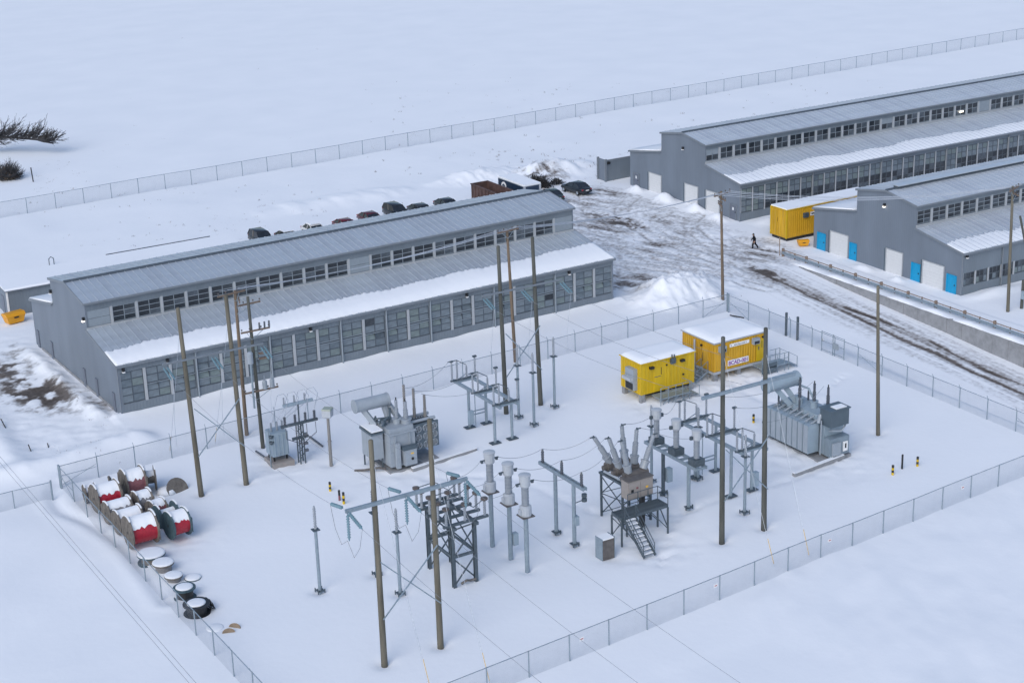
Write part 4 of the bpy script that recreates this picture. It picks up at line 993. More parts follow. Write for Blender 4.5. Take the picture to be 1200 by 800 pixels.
# three-column beam
T = thing('current_transformer_beam', (70.3, 94.6, 0), 'steel beam on legs carrying three stout columns with pale heads', 'beam')
for y in (1.6, -1.6):
    MB().cyl((0, y, -0.2), (0, y, 3.58), 0.15, n=10).build('leg', M['galv' if y < 0 else 'steel'], T)
    b = MB(); b.cbox((0, y, 0.07), 0.5, 0.5, 0.05)
    for s in (-0.3, 0.3): b.cyl((s, y - 0.1, -0.1), (s, y - 0.1, 0.22), 0.06, n=6)
    b.build('base_plate', M['steel'], T)
b = MB(); b.box(-0.5, -0.4, -3.2, 3.4, 3.6, 3.85); b.box(0.4, 0.5, -3.2, 3.4, 3.6, 3.85)
for y in np.arange(-3.1, 3.4, 0.72): b.box(-0.398, 0.398, y - 0.06, y + 0.06, 3.63, 3.8)
b.build('beam', M['galv'], T)
for y in (2.45, -0.05, -2.55):
    c_ = MB().cbox((0, y, 4.1), 0.9, 0.85, 0.5).build('base_tank', M['steel'], T)
    MB().lathe(sheds(0.24, 4.352, 5.75, 12, 0.82), 12, (0, y, 0)).build('porcelain', M['porc'], T)
    MB().lathe([(0.24, 5.75), (0.36, 5.9), (0.36, 6.5), (0.4, 6.52), (0.4, 6.6), (0.2, 6.66)], 14, (0, y, 0)).build('head', M['headpale'], T)
    b = MB(); b.bar((-0.65, y, 6.05), (0.65, y, 6.05), 0.06, 0.1); b.cbox((-0.5, y, 6.05), 0.2, 0.18, 0.26); b.cbox((0.5, y, 6.05), 0.2, 0.18, 0.26); b.build('terminals', M['steel'], T)
MB().cbox((0.4, 1.45, 1.5), 0.45, 0.45, 1.1).build('junction_box', M['xfblue'], T)

# dark lattice switch tower
T = thing('switch_tower', (50.35, 93.55, 0), 'dark lattice switch tower with brown-topped insulators behind the nearest h-frame', 'tower')
LX, LY, ZT = 0.86, 1.75, 4.45
for sx in (-1, 1):
    for sy in (-1, 1):
        b = MB(); b.box(sx * LX - 0.12, sx * LX + 0.12, sy * LY - 0.12, sy * LY - 0.08, -0.2, ZT); b.box(sx * LX - 0.12, sx * LX + 0.12, sy * LY + 0.08, sy * LY + 0.12, -0.2, ZT); b.box(sx * LX - 0.02, sx * LX + 0.02, sy * LY - 0.078, sy * LY + 0.078, -0.2, ZT)
        b.build('leg', M['steel'], T)
for sy in (-1, 1):
    for (z0, z1) in ((0.3, 2.2), (2.4, 4.3)):
        MB().bar((-LX, sy * LY - 0.16, z0), (LX, sy * LY - 0.16, z1), 0.06, 0.1).build('brace', M['steel'], T); MB().bar((-LX, sy * LY + 0.16, z1), (LX, sy * LY + 0.16, z0), 0.06, 0.1).build('brace', M['steel'], T)
    MB().box(-LX + 0.122, LX - 0.122, sy * LY - 0.07, sy * LY + 0.07, 2.2, 2.38).build('girt', M['steel'], T)
for sx in (-1, 1):
    MB().box(sx * LX - 0.05, sx * LX + 0.05, -LY + 0.13, LY - 0.13, 2.2, 2.36).build('girt', M['steel'], T)
    MB().bar((sx * LX, -LY + 0.2, 2.5), (sx * LX, LY - 0.2, 4.3), 0.06, 0.1).build('brace', M['steel'], T); MB().bar((sx * LX + 0.08, -LY + 0.2, 4.3), (sx * LX + 0.08, LY - 0.2, 2.5), 0.06, 0.1).build('brace', M['steel'], T)
    MB().box(sx * LX - 0.1, sx * LX + 0.1, -LY - 0.5, LY + 0.7, ZT + 0.002, ZT + 0.22).build('top_beam', M['steel'], T)
for y in (-1.9, -0.75, 0.4, 1.55, 2.3):
    MB().box(-1.6, 1.9, y - 0.1, y + 0.1, ZT + 0.224, ZT + 0.4).build('switch_base', M['steel'], T)
    for x in (-1.35, 0.1, 1.65):
        if (x, y) in ((0.1, 2.3), (0.1, -0.75)): continue
        MB().lathe([(0.11, 0)] + sheds(0.115, 0.02, 1.05, 8, 0.7), 8, (x, y, ZT + 0.402)).build('insulator', M['porc'], T)
        MB().lathe([(0.1, 0), (0.26, 0.12), (0.26, 0.24), (0.08, 0.3)], 8, (x, y, ZT + 1.45)).build('insulator_cap', M['porcbrown'], T)
    MB().tube([(-1.35, y, ZT + 1.62), (0.1, y, ZT + 1.7), (0.8, y, ZT + 1.2), (1.65, y, ZT + 1.62)], 0.035, 5).build('switch_blade', M['steel'], T)
MB().tube([(-0.3, -LY, 0.15), (0.0, -LY - 0.2, 0.4), (0.4, -LY, 0.2), (0.8, -LY - 0.1, 0.25)], 0.09, 6).build('base_conduit', M['tankbrown'], T)

# circuit breaker with service platform
T = thing('circuit_breaker', (65.6, 94.4, 0), 'circuit breaker with fanned grey bushings on a lattice stand and taupe cabinet', 'breaker')
X0, X1, Y0, Y1, ZT = -1.25, 1.25, -1.35, 1.4, 3.3
for x in (X0, X1):
    for y in (Y0, Y1): MB().bar((x, y, -0.2), (x, y, ZT), 0.14).build('leg', M['steel'], T)
for y in (Y0, Y1):
    for (a, c) in ((0.15, 1.7), (1.75, 3.2)):
        MB().bar((X0, y - 0.05, a), (X1, y - 0.05, c), 0.06).build('brace', M['steel'], T); MB().bar((X0, y + 0.05, c), (X1, y + 0.05, a), 0.06).build('brace', M['steel'], T)
for x in (X0, X1):
    for (a, c) in ((0.15, 1.7), (1.75, 3.2)):
        MB().bar((x - 0.05, Y0, a), (x - 0.05, Y1, c), 0.06).build('brace', M['steel'], T); MB().bar((x + 0.05, Y0, c), (x + 0.05, Y1, a), 0.06).build('brace', M['steel'], T)
b = MB(); b.box(X0 - 0.15, X1 + 0.15, Y0 - 0.1, Y0 + 0.1, ZT + 0.002, ZT + 0.16); b.box(X0 - 0.15, X1 + 0.15, Y1 - 0.1, Y1 + 0.1, ZT + 0.002, ZT + 0.16); b.box(X0 - 0.1, X0 + 0.1, Y0 + 0.1, Y1 - 0.1, ZT + 0.002, ZT + 0.16); b.box(X1 - 0.1, X1 + 0.1, Y0 + 0.1, Y1 - 0.1, ZT + 0.002, ZT + 0.16)
b.build('top_frame', M['steel'], T)
lean = ((-30, -3), (-18, 8), (-10, 24)); TIPS = {}
for i, y in enumerate((1.15, -0.05, -1.2)):
    MB().cyl((-0.95, y, ZT + 0.55), (1.0, y, ZT + 0.55), 0.36, n=14).build('tank', M['tankbrown'], T, smooth=False)
    MB().cyl((-1.25, y, ZT + 0.5), (-0.95, y, ZT + 0.5), 0.2, n=10).build('tank_end', M['tankbrown'], T)
    for j, x in enumerate((-0.62, 0.7)):
        a = R(lean[i][j]); d = Vector((math.sin(a), 0.05, math.cos(a))).normalized(); p = Vector((x, y, ZT + 0.85))
        MB().lathe([(0.3, 0), (0.3, 0.5), (0.35, 0.52), (0.35, 0.62)], 12, p, d).build('turret', M['porc'], T)
        MB().lathe(sheds(0.23, 0.62, 1.6, 8, 0.86) + sheds(0.17, 1.6, 2.55, 8, 0.84), 12, p, d).build('bushing', M['porc'], T)
        q = p + d * 2.6; TIPS[i, j] = (65.6 + q.x + (-0.35 if j == 0 else 0.35), 94.4 + q.y, q.z); b = MB(); b.cyl(p + d * 2.52, p + d * 2.7, 0.06, n=6); b.bar(q, q + Vector((-0.35 if j == 0 else 0.35, 0, 0.0)), 0.08); b.build('terminal', M['steel'], T)
MB().cyl((-1.3, 0.9, ZT + 0.35), (-1.1, -1.4, ZT + 0.3), 0.1, n=8).build('drive_pipe', M['xfgrey'], T)
cb = MB().box(-1.45, 0.75, -2.35, -1.5, 2.55, 3.95).build('cabinet', M['taupe'], T)
for (xa, xb) in ((-1.4, -0.4), (-0.36, 0.7)):
    d_ = MB().box(xa, xb, -2.38, -2.352, 2.62, 3.85).build('cabinet_door', M['taupe'], cb)
MB().box(-1.2, -0.98, -2.4, -2.382, 3.1, 3.32).build('gauge', M['black'], cb); MB().box(-0.75, -0.57, -2.4, -2.382, 3.3, 3.44).build('tag_plate', M['redfaded'], cb); MB().box(0.1, 0.3, -2.4, -2.382, 3.2, 3.34).build('tag_plate', M['amber'], cb)
MB().box(-1.5, 0.8, -2.4, -1.45, 3.953, 4.02).build('cabinet_roof', M['tankbrown'], cb)
MB().box(-0.15, 0.15, -2.2, -1.85, 0.0, 2.548).build('conduit_column', M['black'], T)

PH = ('far', 'middle', 'near')
for i in range(3):
    cy_ = (96.14, 93.62, 91.27)[i]; py_ = 94.0 + (2.75, 0.2, -2.35)[i]; ty_ = 94.6 + (2.45, -0.05, -2.55)[i]; gy_ = (98.7, 95.2, 91.6)[i]
    wire((55.8, cy_, 6.62), (59.9, py_, 6.02), 0.35, '%s slack wire between the instrument columns and the stub-insulator portal' % PH[i], 0.016, None, 'slack bus wires', 10)
    wire((59.9, py_, 6.02), TIPS[i, 0], 0.4, '%s slack wire between the stub-insulator portal and the breaker' % PH[i], 0.016, None, 'slack bus wires', 10)
    wire(TIPS[i, 1], (69.65, ty_, 6.05), 0.15, '%s slack wire between the breaker and the three-column beam' % PH[i], 0.016, None, 'slack bus wires', 10)
    wire((70.95, ty_, 6.05), (73.35, gy_, 5.95), 0.3, '%s slack wire between the three-column beam and the right switch gantry' % PH[i], 0.016, None, 'slack bus wires', 10)
    wire((76.3, gy_, 5.95), (85.6, 95.6 + 1.25 * (2 - i), 5.5), 0.8, '%s slack wire between the right switch gantry and the right transformer' % PH[i], 0.016, None, 'slack bus wires', 12)
    wire((52.0, (95.85, 93.95, 91.65)[i], 6.05), (54.35, cy_, 6.62), 0.3, '%s slack wire between the dark lattice tower and the instrument columns' % PH[i], 0.016, None, 'slack bus wires', 10)
    wire((64.1, (118.3, 114.8, 111.4)[i], 5.4), (57.4 + 0.7 * i, 113.2, 6.2 - 0.4 * i), 0.5, '%s slack wire between the left transformer and the left switch gantry' % PH[i], 0.016, None, 'slack bus wires', 12)
T = thing('stair_platform', (64.5, 91.0, 0), 'steel service platform with railings and snowy stairs below the breaker cabinet', 'platform')
PX0, PX1, PY0_, PY1_, PZ = -2.0, 2.05, -0.5, 0.75, 2.1
for (x, y) in ((PX0, PY0_), (PX0, PY1_), (PX1, PY0_), (PX1, PY1_), (-0.7, PY1_)): MB().bar((x, y, -0.2), (x, y, PZ - 0.102), 0.11).build('leg', M['steel'], T)
b = MB(); b.box(PX0, PX1, PY0_ - 0.05, PY0_ + 0.05, PZ - 0.1, PZ + 0.1); b.box(PX0, PX1, PY1_ - 0.05, PY1_ + 0.05, PZ - 0.1, PZ + 0.1); b.box(PX0 - .05, PX0 + .05, PY0_ + .052, PY1_ - .052, PZ - 0.1, PZ + .1); b.box(PX1 - .05, PX1 + .05, PY0_ + .052, PY1_ - .052, PZ - .1, PZ + .1); b.build('deck_frame', M['steel'], T)
gm = MB().box(0, 0.06, PY0_ + 0.055, PY1_ - 0.055, PZ + 0.02, PZ + 0.07).mesh('grating_bar', M['steel'])
for i in range(34): put('grating_bar', gm, T, (PX0 + 0.06 + i * (PX1 - PX0 - 0.15) / 34, 0, 0))
for (a, c) in (((PX0, PY0_, 1.9), (PX0 + 0.0, PY1_, 0.4)), ((PX1, PY0_, 0.4), (PX1, PY1_, 1.9)), ((PX1, PY0_, 0.3), (0.6, PY0_, 1.95)), ((PX0, PY0_, 1.7), (-1.0, PY0_, 0.2)), ((PX0, PY1_, 1.8), (-0.7, PY1_, 0.3)), ((0.6, PY1_, 1.95), (PX1, PY1_, 0.5))): MB().bar(a, c, 0.06).build('brace', M['steel'], T)
for x in (-0.6, 0.3, 1.2, 2.05): MB().bar((x, PY1_, PZ + 0.1), (x, PY1_, PZ + 1.1), 0.045).build('railing_post', M['steel'], T)
MB().bar((2.05, PY0_, PZ + 0.1), (2.05, PY0_, PZ + 1.1), 0.045).build('railing_post', M['steel'], T)
for z in (0.6, 1.1):
    MB().bar((-0.6, PY1_, PZ + z), (2.05, PY1_, PZ + z), 0.04).build('handrail', M['steel'], T); MB().bar((2.05, PY0_, PZ + z), (2.05, PY1_ - 0.03, PZ + z), 0.04).build('handrail', M['steel'], T)
SX0, SX1 = -1.85, -0.9
for x in (SX0, SX1):
    MB().bar((x, PY0_ - 0.06, PZ), (x, -3.05, 0.05), 0.06, 0.24).build('stringer', M['steel'], T)
    MB().bar((x, PY0_ - 0.1, PZ + 0.95), (x, -2.95, 0.95), 0.045).build('handrail', M['steel'], T); MB().bar((x, PY0_ - 0.1, PZ + 0.5), (x, -2.95, 0.5), 0.035).build('handrail', M['steel'], T)
    for t in (0.02, 0.5, 1.0):
        y = PY0_ - 0.1 + (-2.95 - PY0_ + 0.1) * t; z = PZ * (1 - t); MB().bar((x, y, z), (x, y, z + 0.96), 0.04).build('railing_post', M['steel'], T)
for i in range(9):
    t = (i + 0.6) / 9.4; y = PY0_ - 0.06 + (-2.95 - PY0_) * t; z = PZ * (1 - t)
    s_ = MB().box(SX0 + 0.035, SX1 - 0.035, y - 0.13, y + 0.13, z - 0.02, z + 0.02).build('tread', M['steel'], T)
    MB().box(SX0 + 0.08, SX1 - 0.08, y - 0.11, y + 0.1, z + 0.022, z + 0.07).build('tread_snow', M['snow'], s_)

T = thing('control_cabinet', (60.68, 89.95, 0), 'small brown ground cabinet with snow on top beside the stairs', 'cabinet')
MB().box(-0.5, 0.5, -0.42, 0.42, -0.1, 1.42).build('body', M['tankbrown'], T); MB().box(-0.46, 0.46, -0.45, -0.422, 0.05, 1.35).build('door', M['taupe' if 0 else 'tankbrown'], T)
MB().box(-0.47, 0.47, -0.4, 0.4, 1.422, 1.52).build('snow_cap', M['snow'], T)
for sx in (-0.52, 0.52): MB().box(sx - 0.02, sx + 0.02, -0.44, 0.44, -0.1, 1.55).build('side_flange', M['galv'], T)

# ------------------------------------------------------------------ power transformers
def conservator(T, x0, x1, y, z, r, m, legs):
    d = MB().lathe([(r * 0.75, 0), (r, 0.06), (r, x1 - x0 - 0.06), (r * 0.75, x1 - x0)], 18, (x0, y, z), (1, 0, 0)).build('conservator', m, T, smooth=False)
    for x in (x0 + 0.02, x1 - 0.12): MB().lathe([(r + 0.05, 0), (r + 0.05, 0.1)], 18, (x, y, z), (1, 0, 0)).build('end_flange', m, d)
    for (xa, ya, za, xb) in legs: MB().bar((xa, y, z - r * 0.8), (xb, ya, za), 0.3, 0.42).build('conservator_leg', m, T)
    return d
def bushing(T, p, h, r=0.13, turret=0.35, m=None, lean=(0, 0), tm=None):
    d = Vector((lean[0], lean[1], 1)).normalized()
    MB().lathe([(r * 2.0, 0), (r * 2.0, turret), (r * 2.4, turret + 0.01), (r * 2.4, turret + 0.07)], 12, p, d).build('turret', tm or M['xfgrey'], T)
    b = MB().lathe(sheds(r * 1.05, turret + 0.07, turret + h * 0.55, 6, 0.8) + sheds(r * 0.8, turret + h * 0.55, turret + h, 6, 0.8), 10, p, d).build('bushing', m or M['porc'], T)
    MB().lathe([(0.05, turret + h), (0.05, turret + h + 0.22)], 6, p, d).build('terminal', M['black'], b)

# left transformer
T = thing('power_transformer', (54.0, 111.6, 0), 'grey power transformer with fan-cooled radiator and tall posts, left side of the yard', 'transformer')
mg = M['xfgrey']
MB().box(0.9, 5.6, 0.1, 3.4, -0.2, 0.05).build('plinth', M['concrete'], T)
tk = MB().box(1.15, 3.4, 0.35, 2.9, 0.3, 3.0).build('tank', mg, T)
MB().box(1.05, 3.5, 0.25, 3.0, 3.003, 3.1).build('tank_flange', mg, tk)
for x in (1.6, 2.9): MB().box(x - 0.05, x + 0.05, 0.24, 0.347, 0.3, 2.95).build('stiffener', mg, tk)
MB().box(1.2, 3.35, 0.45, 2.8, 3.103, 3.5).build('cover', mg, tk)
for z in (0.34, 1.6): MB().box(1.12, 3.43, 0.3, 0.347, z, z + 0.08).build('stiffener', mg, tk)
cab = MB().box(-0.05, 0.95, 1.15, 2.95, 0.95, 3.1).build('control_cabinet', mg, T)
MB().prism([(1.0, 3.103), (3.1, 3.103), (3.1, 3.3), (1.0, 3.2)], -0.15, 1.02, 0).build('cabinet_roof', M['xfdark'], cab)
MB().box(-0.05, 0.95, 1.1, 3.0, 3.305, 3.42).build('cabinet_snow', M['snow'], cab)
for y in (1.2, 2.05): MB().box(-0.075, -0.052, y, y + 0.82, 1.02, 3.02).build('cabinet_door', mg, cab)
for (x, y) in ((0.05, 1.25), (0.85, 1.25), (0.05, 2.85), (0.85, 2.85)): MB().bar((x, y, 0), (x, y, 0.948), 0.1).build('cabinet_leg', M['steel'], cab)
MB().box(1.5, 1.85, -0.05, 0.23, 0.25, 2.35).build('cable_duct', mg, T)
bx = MB().box(2.1, 3.15, -0.35, 0.23, 0.45, 1.75).build('tap_changer_box', mg, T)
MB().box(2.15, 3.1, -0.38, -0.352, 0.5, 1.7).build('box_door', mg, bx); MB().lathe([(0.12, 0), (0.12, 0.04)], 12, (2.72, -0.382, 1.0), (0, -1, 0)).build('dial', M['black'], bx); MB().box(2.6, 2.85, -0.395, -0.382, 1.4, 1.52).build('tag_plate', M['amber'], bx)
MB().box(2.0, 3.25, -0.3, 0.2, 1.753, 2.0).build('box_top_gear', M['xfdark'], bx)
# fan-cooled radiator bank
rb = MB()
for i in range(9): rb.box(3.62 + i * 0.24, 3.68 + i * 0.24, 0.95, 2.6, 1.15, 3.15)
rb.build('radiator_fins', M['xfdark'], T)
fr = MB().box(3.5, 5.78, 0.78, 0.93, 1.05, 3.22).build('fan_panel', M['xfdark'], T)
for i in range(3):
    for j in range(3):
        c = (3.92 + i * 0.72, 0.775, 1.42 + j * 0.7)
        MB().lathe([(0.3, 0), (0.3, 0.06), (0.24, 0.06), (0.24, 0.0)], 14, c, (0, -1, 0)).build('fan_ring', mg, fr)
        b = MB()
        for a in range(4): q = a * math.pi / 2 + 0.3; b.bar((c[0], c[1] - 0.03, c[2]), (c[0] + 0.22 * math.cos(q), c[1] - 0.03, c[2] + 0.22 * math.sin(q)), 0.02, 0.1)
        b.build('fan_blade', M['xfgrey'], fr)
for (y, z) in ((1.2, 3.35), (2.3, 3.35), (1.5, 1.0)): MB().cyl((3.2, y, z), (5.7, y, z), 0.14, n=10).build('header_pipe', mg, T)
conservator(T, -0.55, 2.5, 3.0, 5.05, 0.52, mg, [(0.25, 2.5, 3.35, 0.95), (2.1, 2.5, 3.5, 2.2), (2.5, 2.2, 3.5, 3.0)])
bushing(T, (2.45, 1.5, 3.5), 1.6, 0.17, 0.35)
bushing(T, (3.05, 1.1, 3.4), 1.5, 0.2, 0.4)
for (x, y, z0, z1) in ((3.4, 1.9, 3.1, 6.4), (4.25, 1.9, 3.4, 5.9), (5.0, 1.5, 3.4, 5.3)):
    MB().lathe([(0.13, z0), (0.13, z0 + 0.8)] + sheds(0.13, z0 + 0.8, z1, 12, 0.75), 10, (x, y, 0)).build('arrester', M['arrester'], T)
rg = random.Random(8); b = MB()
for i in range(14):
    x = 1.0 + rg.random() * 1.5; y = 1.4 + rg.random() * 1.4; b.cyl((x, y, 3.45), (x + rg.uniform(-.3, .3), y + rg.uniform(-.3, .3), 3.75 + rg.random() * 0.3), 0.07, n=6)
b.tube([(1.0, 1.2, 3.6), (1.5, 1.6, 3.95), (2.1, 2.0, 3.9), (2.4, 2.6, 4.4)], 0.09, 7); b.tube([(0.6, 2.8, 3.4), (1.2, 2.5, 3.8), (2.4, 2.4, 3.7)], 0.07, 7)
b.build('cover_fittings', M['xfdark'], T)
MB().tube([(0.9, 0.8, 0.15), (0.3, 1.0, 0.3), (-0.6, 1.6, 0.12), (-1.2, 2.2, 0.02)], 0.1, 7).build('cable_conduit', M['tankbrown'], T)
for i, (pts, l) in enumerate((([G(483, 551), G(558, 527)], 'low concrete kerb in the snow right of the left transformer'), ([G(930, 557), G(988, 535)], 'low concrete kerb in the snow in front of the right transformer'))):
    a, c = pts; o = thing('kerb', (a.x, a.y, 0), l, 'kerb', 'kerbs of the transformer pads'); v = Vector((c.x - a.x, c.y - a.y, 0))
    MB().bar((0, 0, 0.05), (v.x, v.y, 0.05), 0.3, 0.26).build('beam', M['concrete'], o); MB().bar((0, 0.02, 0.215), (v.x, v.y + 0.02, 0.215), 0.3, 0.07).build('snow_cap', M['snow'], o)

# right transformer
T = thing('power_transformer', (83.4, 93.9, 0), 'blue-grey power transformer with a bank of flat radiator fins, right side of the yard', 'transformer')
mb_ = M['xfblue']
MB().box(0.5, 3.6, -0.2, 6.4, -0.2, 0.05).build('plinth', M['concrete'], T)
tk = MB().box(1.35, 3.3, 0.5, 6.0, 0.25, 2.95).build('tank', mb_, T)
MB().box(1.25, 3.4, 0.4, 6.1, 2.953, 3.05).build('tank_flange', mb_, tk)
MB().box(1.4, 3.25, 0.6, 5.9, 3.053, 3.3).build('cover', mb_, tk)
for i in range(8):
    y = 0.95 + i * 0.66
    f_ = MB().box(0.05, 1.15, y, y + 0.58, 0.45, 2.85).build('radiator', M['xfblue'], T)
    MB().box(0.02, 0.047, y + 0.04, y + 0.54, 0.5, 2.8).build('fin_face', M['xfgrey'], f_)
    MB().cyl((0.5, y + 0.22, 2.86), (1.4, y + 0.22, 3.12), 0.09, n=8).build('radiator_pipe', M['xfgrey'], f_)
conservator(T, -0.95, 2.35, 5.1, 5.15, 0.6, M['xfgrey'] if 0 else mb_, [(0.2, 4.6, 3.2, 1.3), (1.1, 4.6, 3.2, 2.0)])
MB().tube([(2.4, 4.9, 4.6), (3.0, 4.4, 4.3), (3.0, 3.6, 3.4)], 0.1, 8).build('oil_pipe', mb_, T)
for (x, y) in ((1.9, 4.2), (2.3, 2.9), (2.6, 1.6)):
    bushing(T, (x, y, 3.3), 1.55, 0.15, 0.5, M['porcdark'], (0.0, 0), mb_)
for (x, y) in ((0.9, 5.6), (1.2, 3.4), (3.0, 4.4)): MB().lathe(sheds(0.1, 3.1, 4.0, 8, 0.75) + [(0.03, 4.25)], 8, (x, y, 0)).build('low_bushing', M['porcdark'], T)
hb = MB().box(1.2, 3.05, -0.4, 0.9, 2.8, 4.1).build('cable_box', M['xfdark'], T)
MB().box(1.1, 3.15, -0.5, 1.0, 4.153, 4.24).build('cable_box_lid', M['xfdark'], hb); MB().box(1.8, 2.9, -0.3, 0.4, 4.243, 4.3).build('lid_snow', M['snow'], hb)
lb = MB().box(1.3, 3.3, -0.25, 0.45, 0.25, 1.75).build('control_cabinet', M['xfdark2'], T)
MB().box(1.5, 2.3, -0.42, -0.252, 0.35, 1.4).build('cabinet_door', M['xfgrey'], lb); MB().box(2.65, 3.1, -0.33, -0.252, 0.5, 1.3).build('notice', M['white'], lb); MB().box(2.8, 2.95, -0.34, -0.331, 0.75, 1.15).build('notice_print', M['black'], lb)
b = MB(); b.tube([(1.6, 0.2, 2.3), (1.5, -0.25, 2.5), (2.4, -0.3, 2.3), (2.9, -0.2, 2.65)], 0.08, 7); b.tube([(0.9, 0.75, 2.95), (1.2, 0.9, 3.5), (1.7, 1.2, 3.4)], 0.16, 8); b.tube([(1.0, 0.55, 0.3), (1.05, 0.55, 3.2)], 0.06, 6)
b.build('pipework', M['xfgrey'], T)

# ------------------------------------------------------------------ switch bank on pad, left
T = thing('switch_bank', (48.6, 118.6, 0), 'crowded grey switch bank with curved jumpers on a pad beside the left poles', 'switchgear')
MB().box(-0.9, 0.9, -0.6, 1.4, -0.2, 0.32).build('pad', M['taupe'], T)
tk = MB().box(-0.75, 0.65, -0.2, 1.2, 0.75, 2.75).build('regulator_tank', M['xfblue'], T)
for x in (-0.6, -0.25, 0.1, 0.45): MB().box(x, x + 0.06, -0.32, -0.203, 0.85, 2.6).build('cooling_fin', M['xfblue'], tk)
for (x, y) in ((-0.6, 0), (0.5, 0), (-0.6, 1.0), (0.5, 1.0)): MB().bar((x, y, 0.322), (x, y, 0.748), 0.12).build('foot', M['black'], tk)
for x in (-0.5, 0.0, 0.45): MB().lathe(sheds(0.1, 2.75, 3.5, 7, 0.7), 8, (x, 0.4, 0)).build('bushing', M['porc'], tk)
for (x, y) in ((1.35, -0.8), (1.75, -0.8), (1.35, -0.35), (1.75, -0.35)): MB().bar((x, y, -0.2), (x, y, 3.3), 0.09).build('mast_leg', M['steel'], T)
for k in range(5):
    z = 0.3 + k * 0.62
    MB().bar((1.35, -0.8, z), (1.75, -0.8, z + 0.55), 0.05).build('mast_brace', M['steel'], T); MB().bar((1.35, -0.35, z + 0.55), (1.75, -0.35, z), 0.05).build('mast_brace', M['steel'], T)
for z, w in ((3.35, 1.6), (5.1, 1.3), (2.1, 0.7)):
    MB().box(1.55 - w, 1.55 + w, -0.7, -0.5, z - 0.1, z + 0.1).build('crossarm', M['xfblue'] if z > 4 else M['steel'], T)
MB().bar((1.55, -0.6, 3.45), (1.55, -0.6, 5.0), 0.1).build('mast_top', M['steel'], T)
for x in (0.3, 1.2, 2.1, 2.9):
    MB().lathe(sheds(0.13, 3.452, 4.15, 6, 0.6), 9, (x, -0.6, 0)).build('insulator', M['porcdark'], T)
    if x < 2.7: MB().lathe(sheds(0.09, 5.202, 5.8, 6, 0.6), 8, (x + 0.05, -0.6, 0)).build('cutout', M['porc'], T)
    MB().tube([(x, -0.6, 4.15), (x + 0.15, -0.7, 4.8), (x + 0.35, -0.8, 5.6), (x + 0.1, -0.6, 6.1), (x - 0.3, -0.2, 5.9), (x - 0.55, 0.1, 4.6), (x * 0.35 - 0.4, 0.4, 3.5)], 0.03, 5).build('jumper', M['wirepale'], T)
    MB().tube([(x, -0.7, 3.2), (x - 0.1, -1.0, 2.4), (1.6, -0.9, 1.6)], 0.035, 5).build('cable', M['porcdark'], T)
for z in (1.0, 1.6, 2.4): MB().cbox((1.9, -0.85, z), 0.3, 0.22, 0.2).build('cable_clamp', M['porcdark'], T)
for i, (p0, p1, l) in enumerate(((G(300, 530), G(316, 541), 'dark strut lying on the snow left of the switch bank'), (G(363, 513), G(378, 524), 'dark line clamp on the snow right of the switch bank'))):
    b = MB(); b.cyl((p0.x, p0.y, 0.12), (p1.x, p1.y, 0.12), 0.09, 0.09, 8); o = b.build('strut', M['porcdark']); tag(o, l, 'strut')

T = thing('box_post', tuple(G(388, 543)), 'post topped by a pale green box between the switch bank and left transformer', 'post')
MB().lathe([(0.14, -0.2), (0.14, 1.9), (0.17, 1.92), (0.17, 2.0), (0.13, 2.02), (0.12, 3.95)], 9).build('post', M['arrester'], T)
MB().lathe([(0.2, 3.95), (0.5, 4.1), (0.52, 4.62), (0.45, 4.7)], 4).build('box', M['headpale'], T); MB().lathe([(0.56, 4.703), (0.5, 4.8)], 4).build('lid', M['palegreen'], T)
lampT = thing('flood_lamp', (44.74 + 2.9, 118.5, 0), 'small twin floodlight on a thin mast beside the left h-frame', 'lamp')
MB().cyl((0, 0, -0.1), (0, 0, 3.3), 0.05, n=6).build('mast', M['galv'], lampT)
for z in (2.4, 1.9): MB().lathe([(0.1, 0), (0.22, 0.2), (0.2, 0.25)], 9, (0.15, -0.1, z)).build('lamp_head', M['steel'], lampT)

# ------------------------------------------------------------------ yellow enclosures
def text_mesh(s, size, m, name='lettering'):
    cu = bpy.data.curves.new('t', 'FONT'); cu.body = s; cu.size = size; cu.align_x = 'CENTER'; cu.extrude = 0.004; cu.offset = 0.012
    o = bpy.data.objects.new('t', cu); COL.objects.link(o)
    dg = bpy.context.evaluated_depsgraph_get(); me = bpy.data.meshes.new_from_object(o.evaluated_get(dg)); me.name = name
    bpy.data.objects.remove(o); me.materials.clear(); me.materials.append(m); return me

T = thing('control_house', (79.9, 112.55, 0), 'bright yellow control house on stilts with grey vent, left of the two in the yard', 'control house')
L_, D_, Z0, Z1 = 5.75, 3.05, 0.68, 3.5
body = MB().box(0, L_, 0, D_, Z0, Z1).build('body', M['yellow'], T)
sm = MB().box(0, 0.03, -0.03, -0.002, Z0 + 0.02, Z1 - 0.02).mesh('panel_seam', M['yellow'])
for i in range(1, 15): put('panel_seam', sm, body, (i * L_ / 15, 0, 0))
se = MB().box(-0.03, -0.002, 0, 0.03, Z0 + 0.02, Z1 - 0.02).mesh('panel_seam', M['yellow'])
for i in range(1, 8): put('panel_seam', se, body, (0, i * D_ / 8, 0))
MB().box(-0.12, L_ + 0.12, -0.12, D_ + 0.12, Z1 + 0.002, Z1 + 0.1).build('roof', M['yellow'], T)
b = MB(); 
vs = []; fs = []; nx_, ny_ = 22, 12; rs = random.Random(2)
for j in range(ny_ + 1):
    for i in range(nx_ + 1):
        e_ = min(i, nx_ - i, j * 1.5, (ny_ - j) * 1.5); z = Z1 + 0.11 + (0.0 if e_ == 0 else min(0.3, 0.16 + 0.05 * e_) + rs.uniform(-0.01, 0.01))
        vs.append((-0.1 + (L_ + 0.2) * i / nx_, -0.1 + (D_ + 0.2) * j / ny_, z))
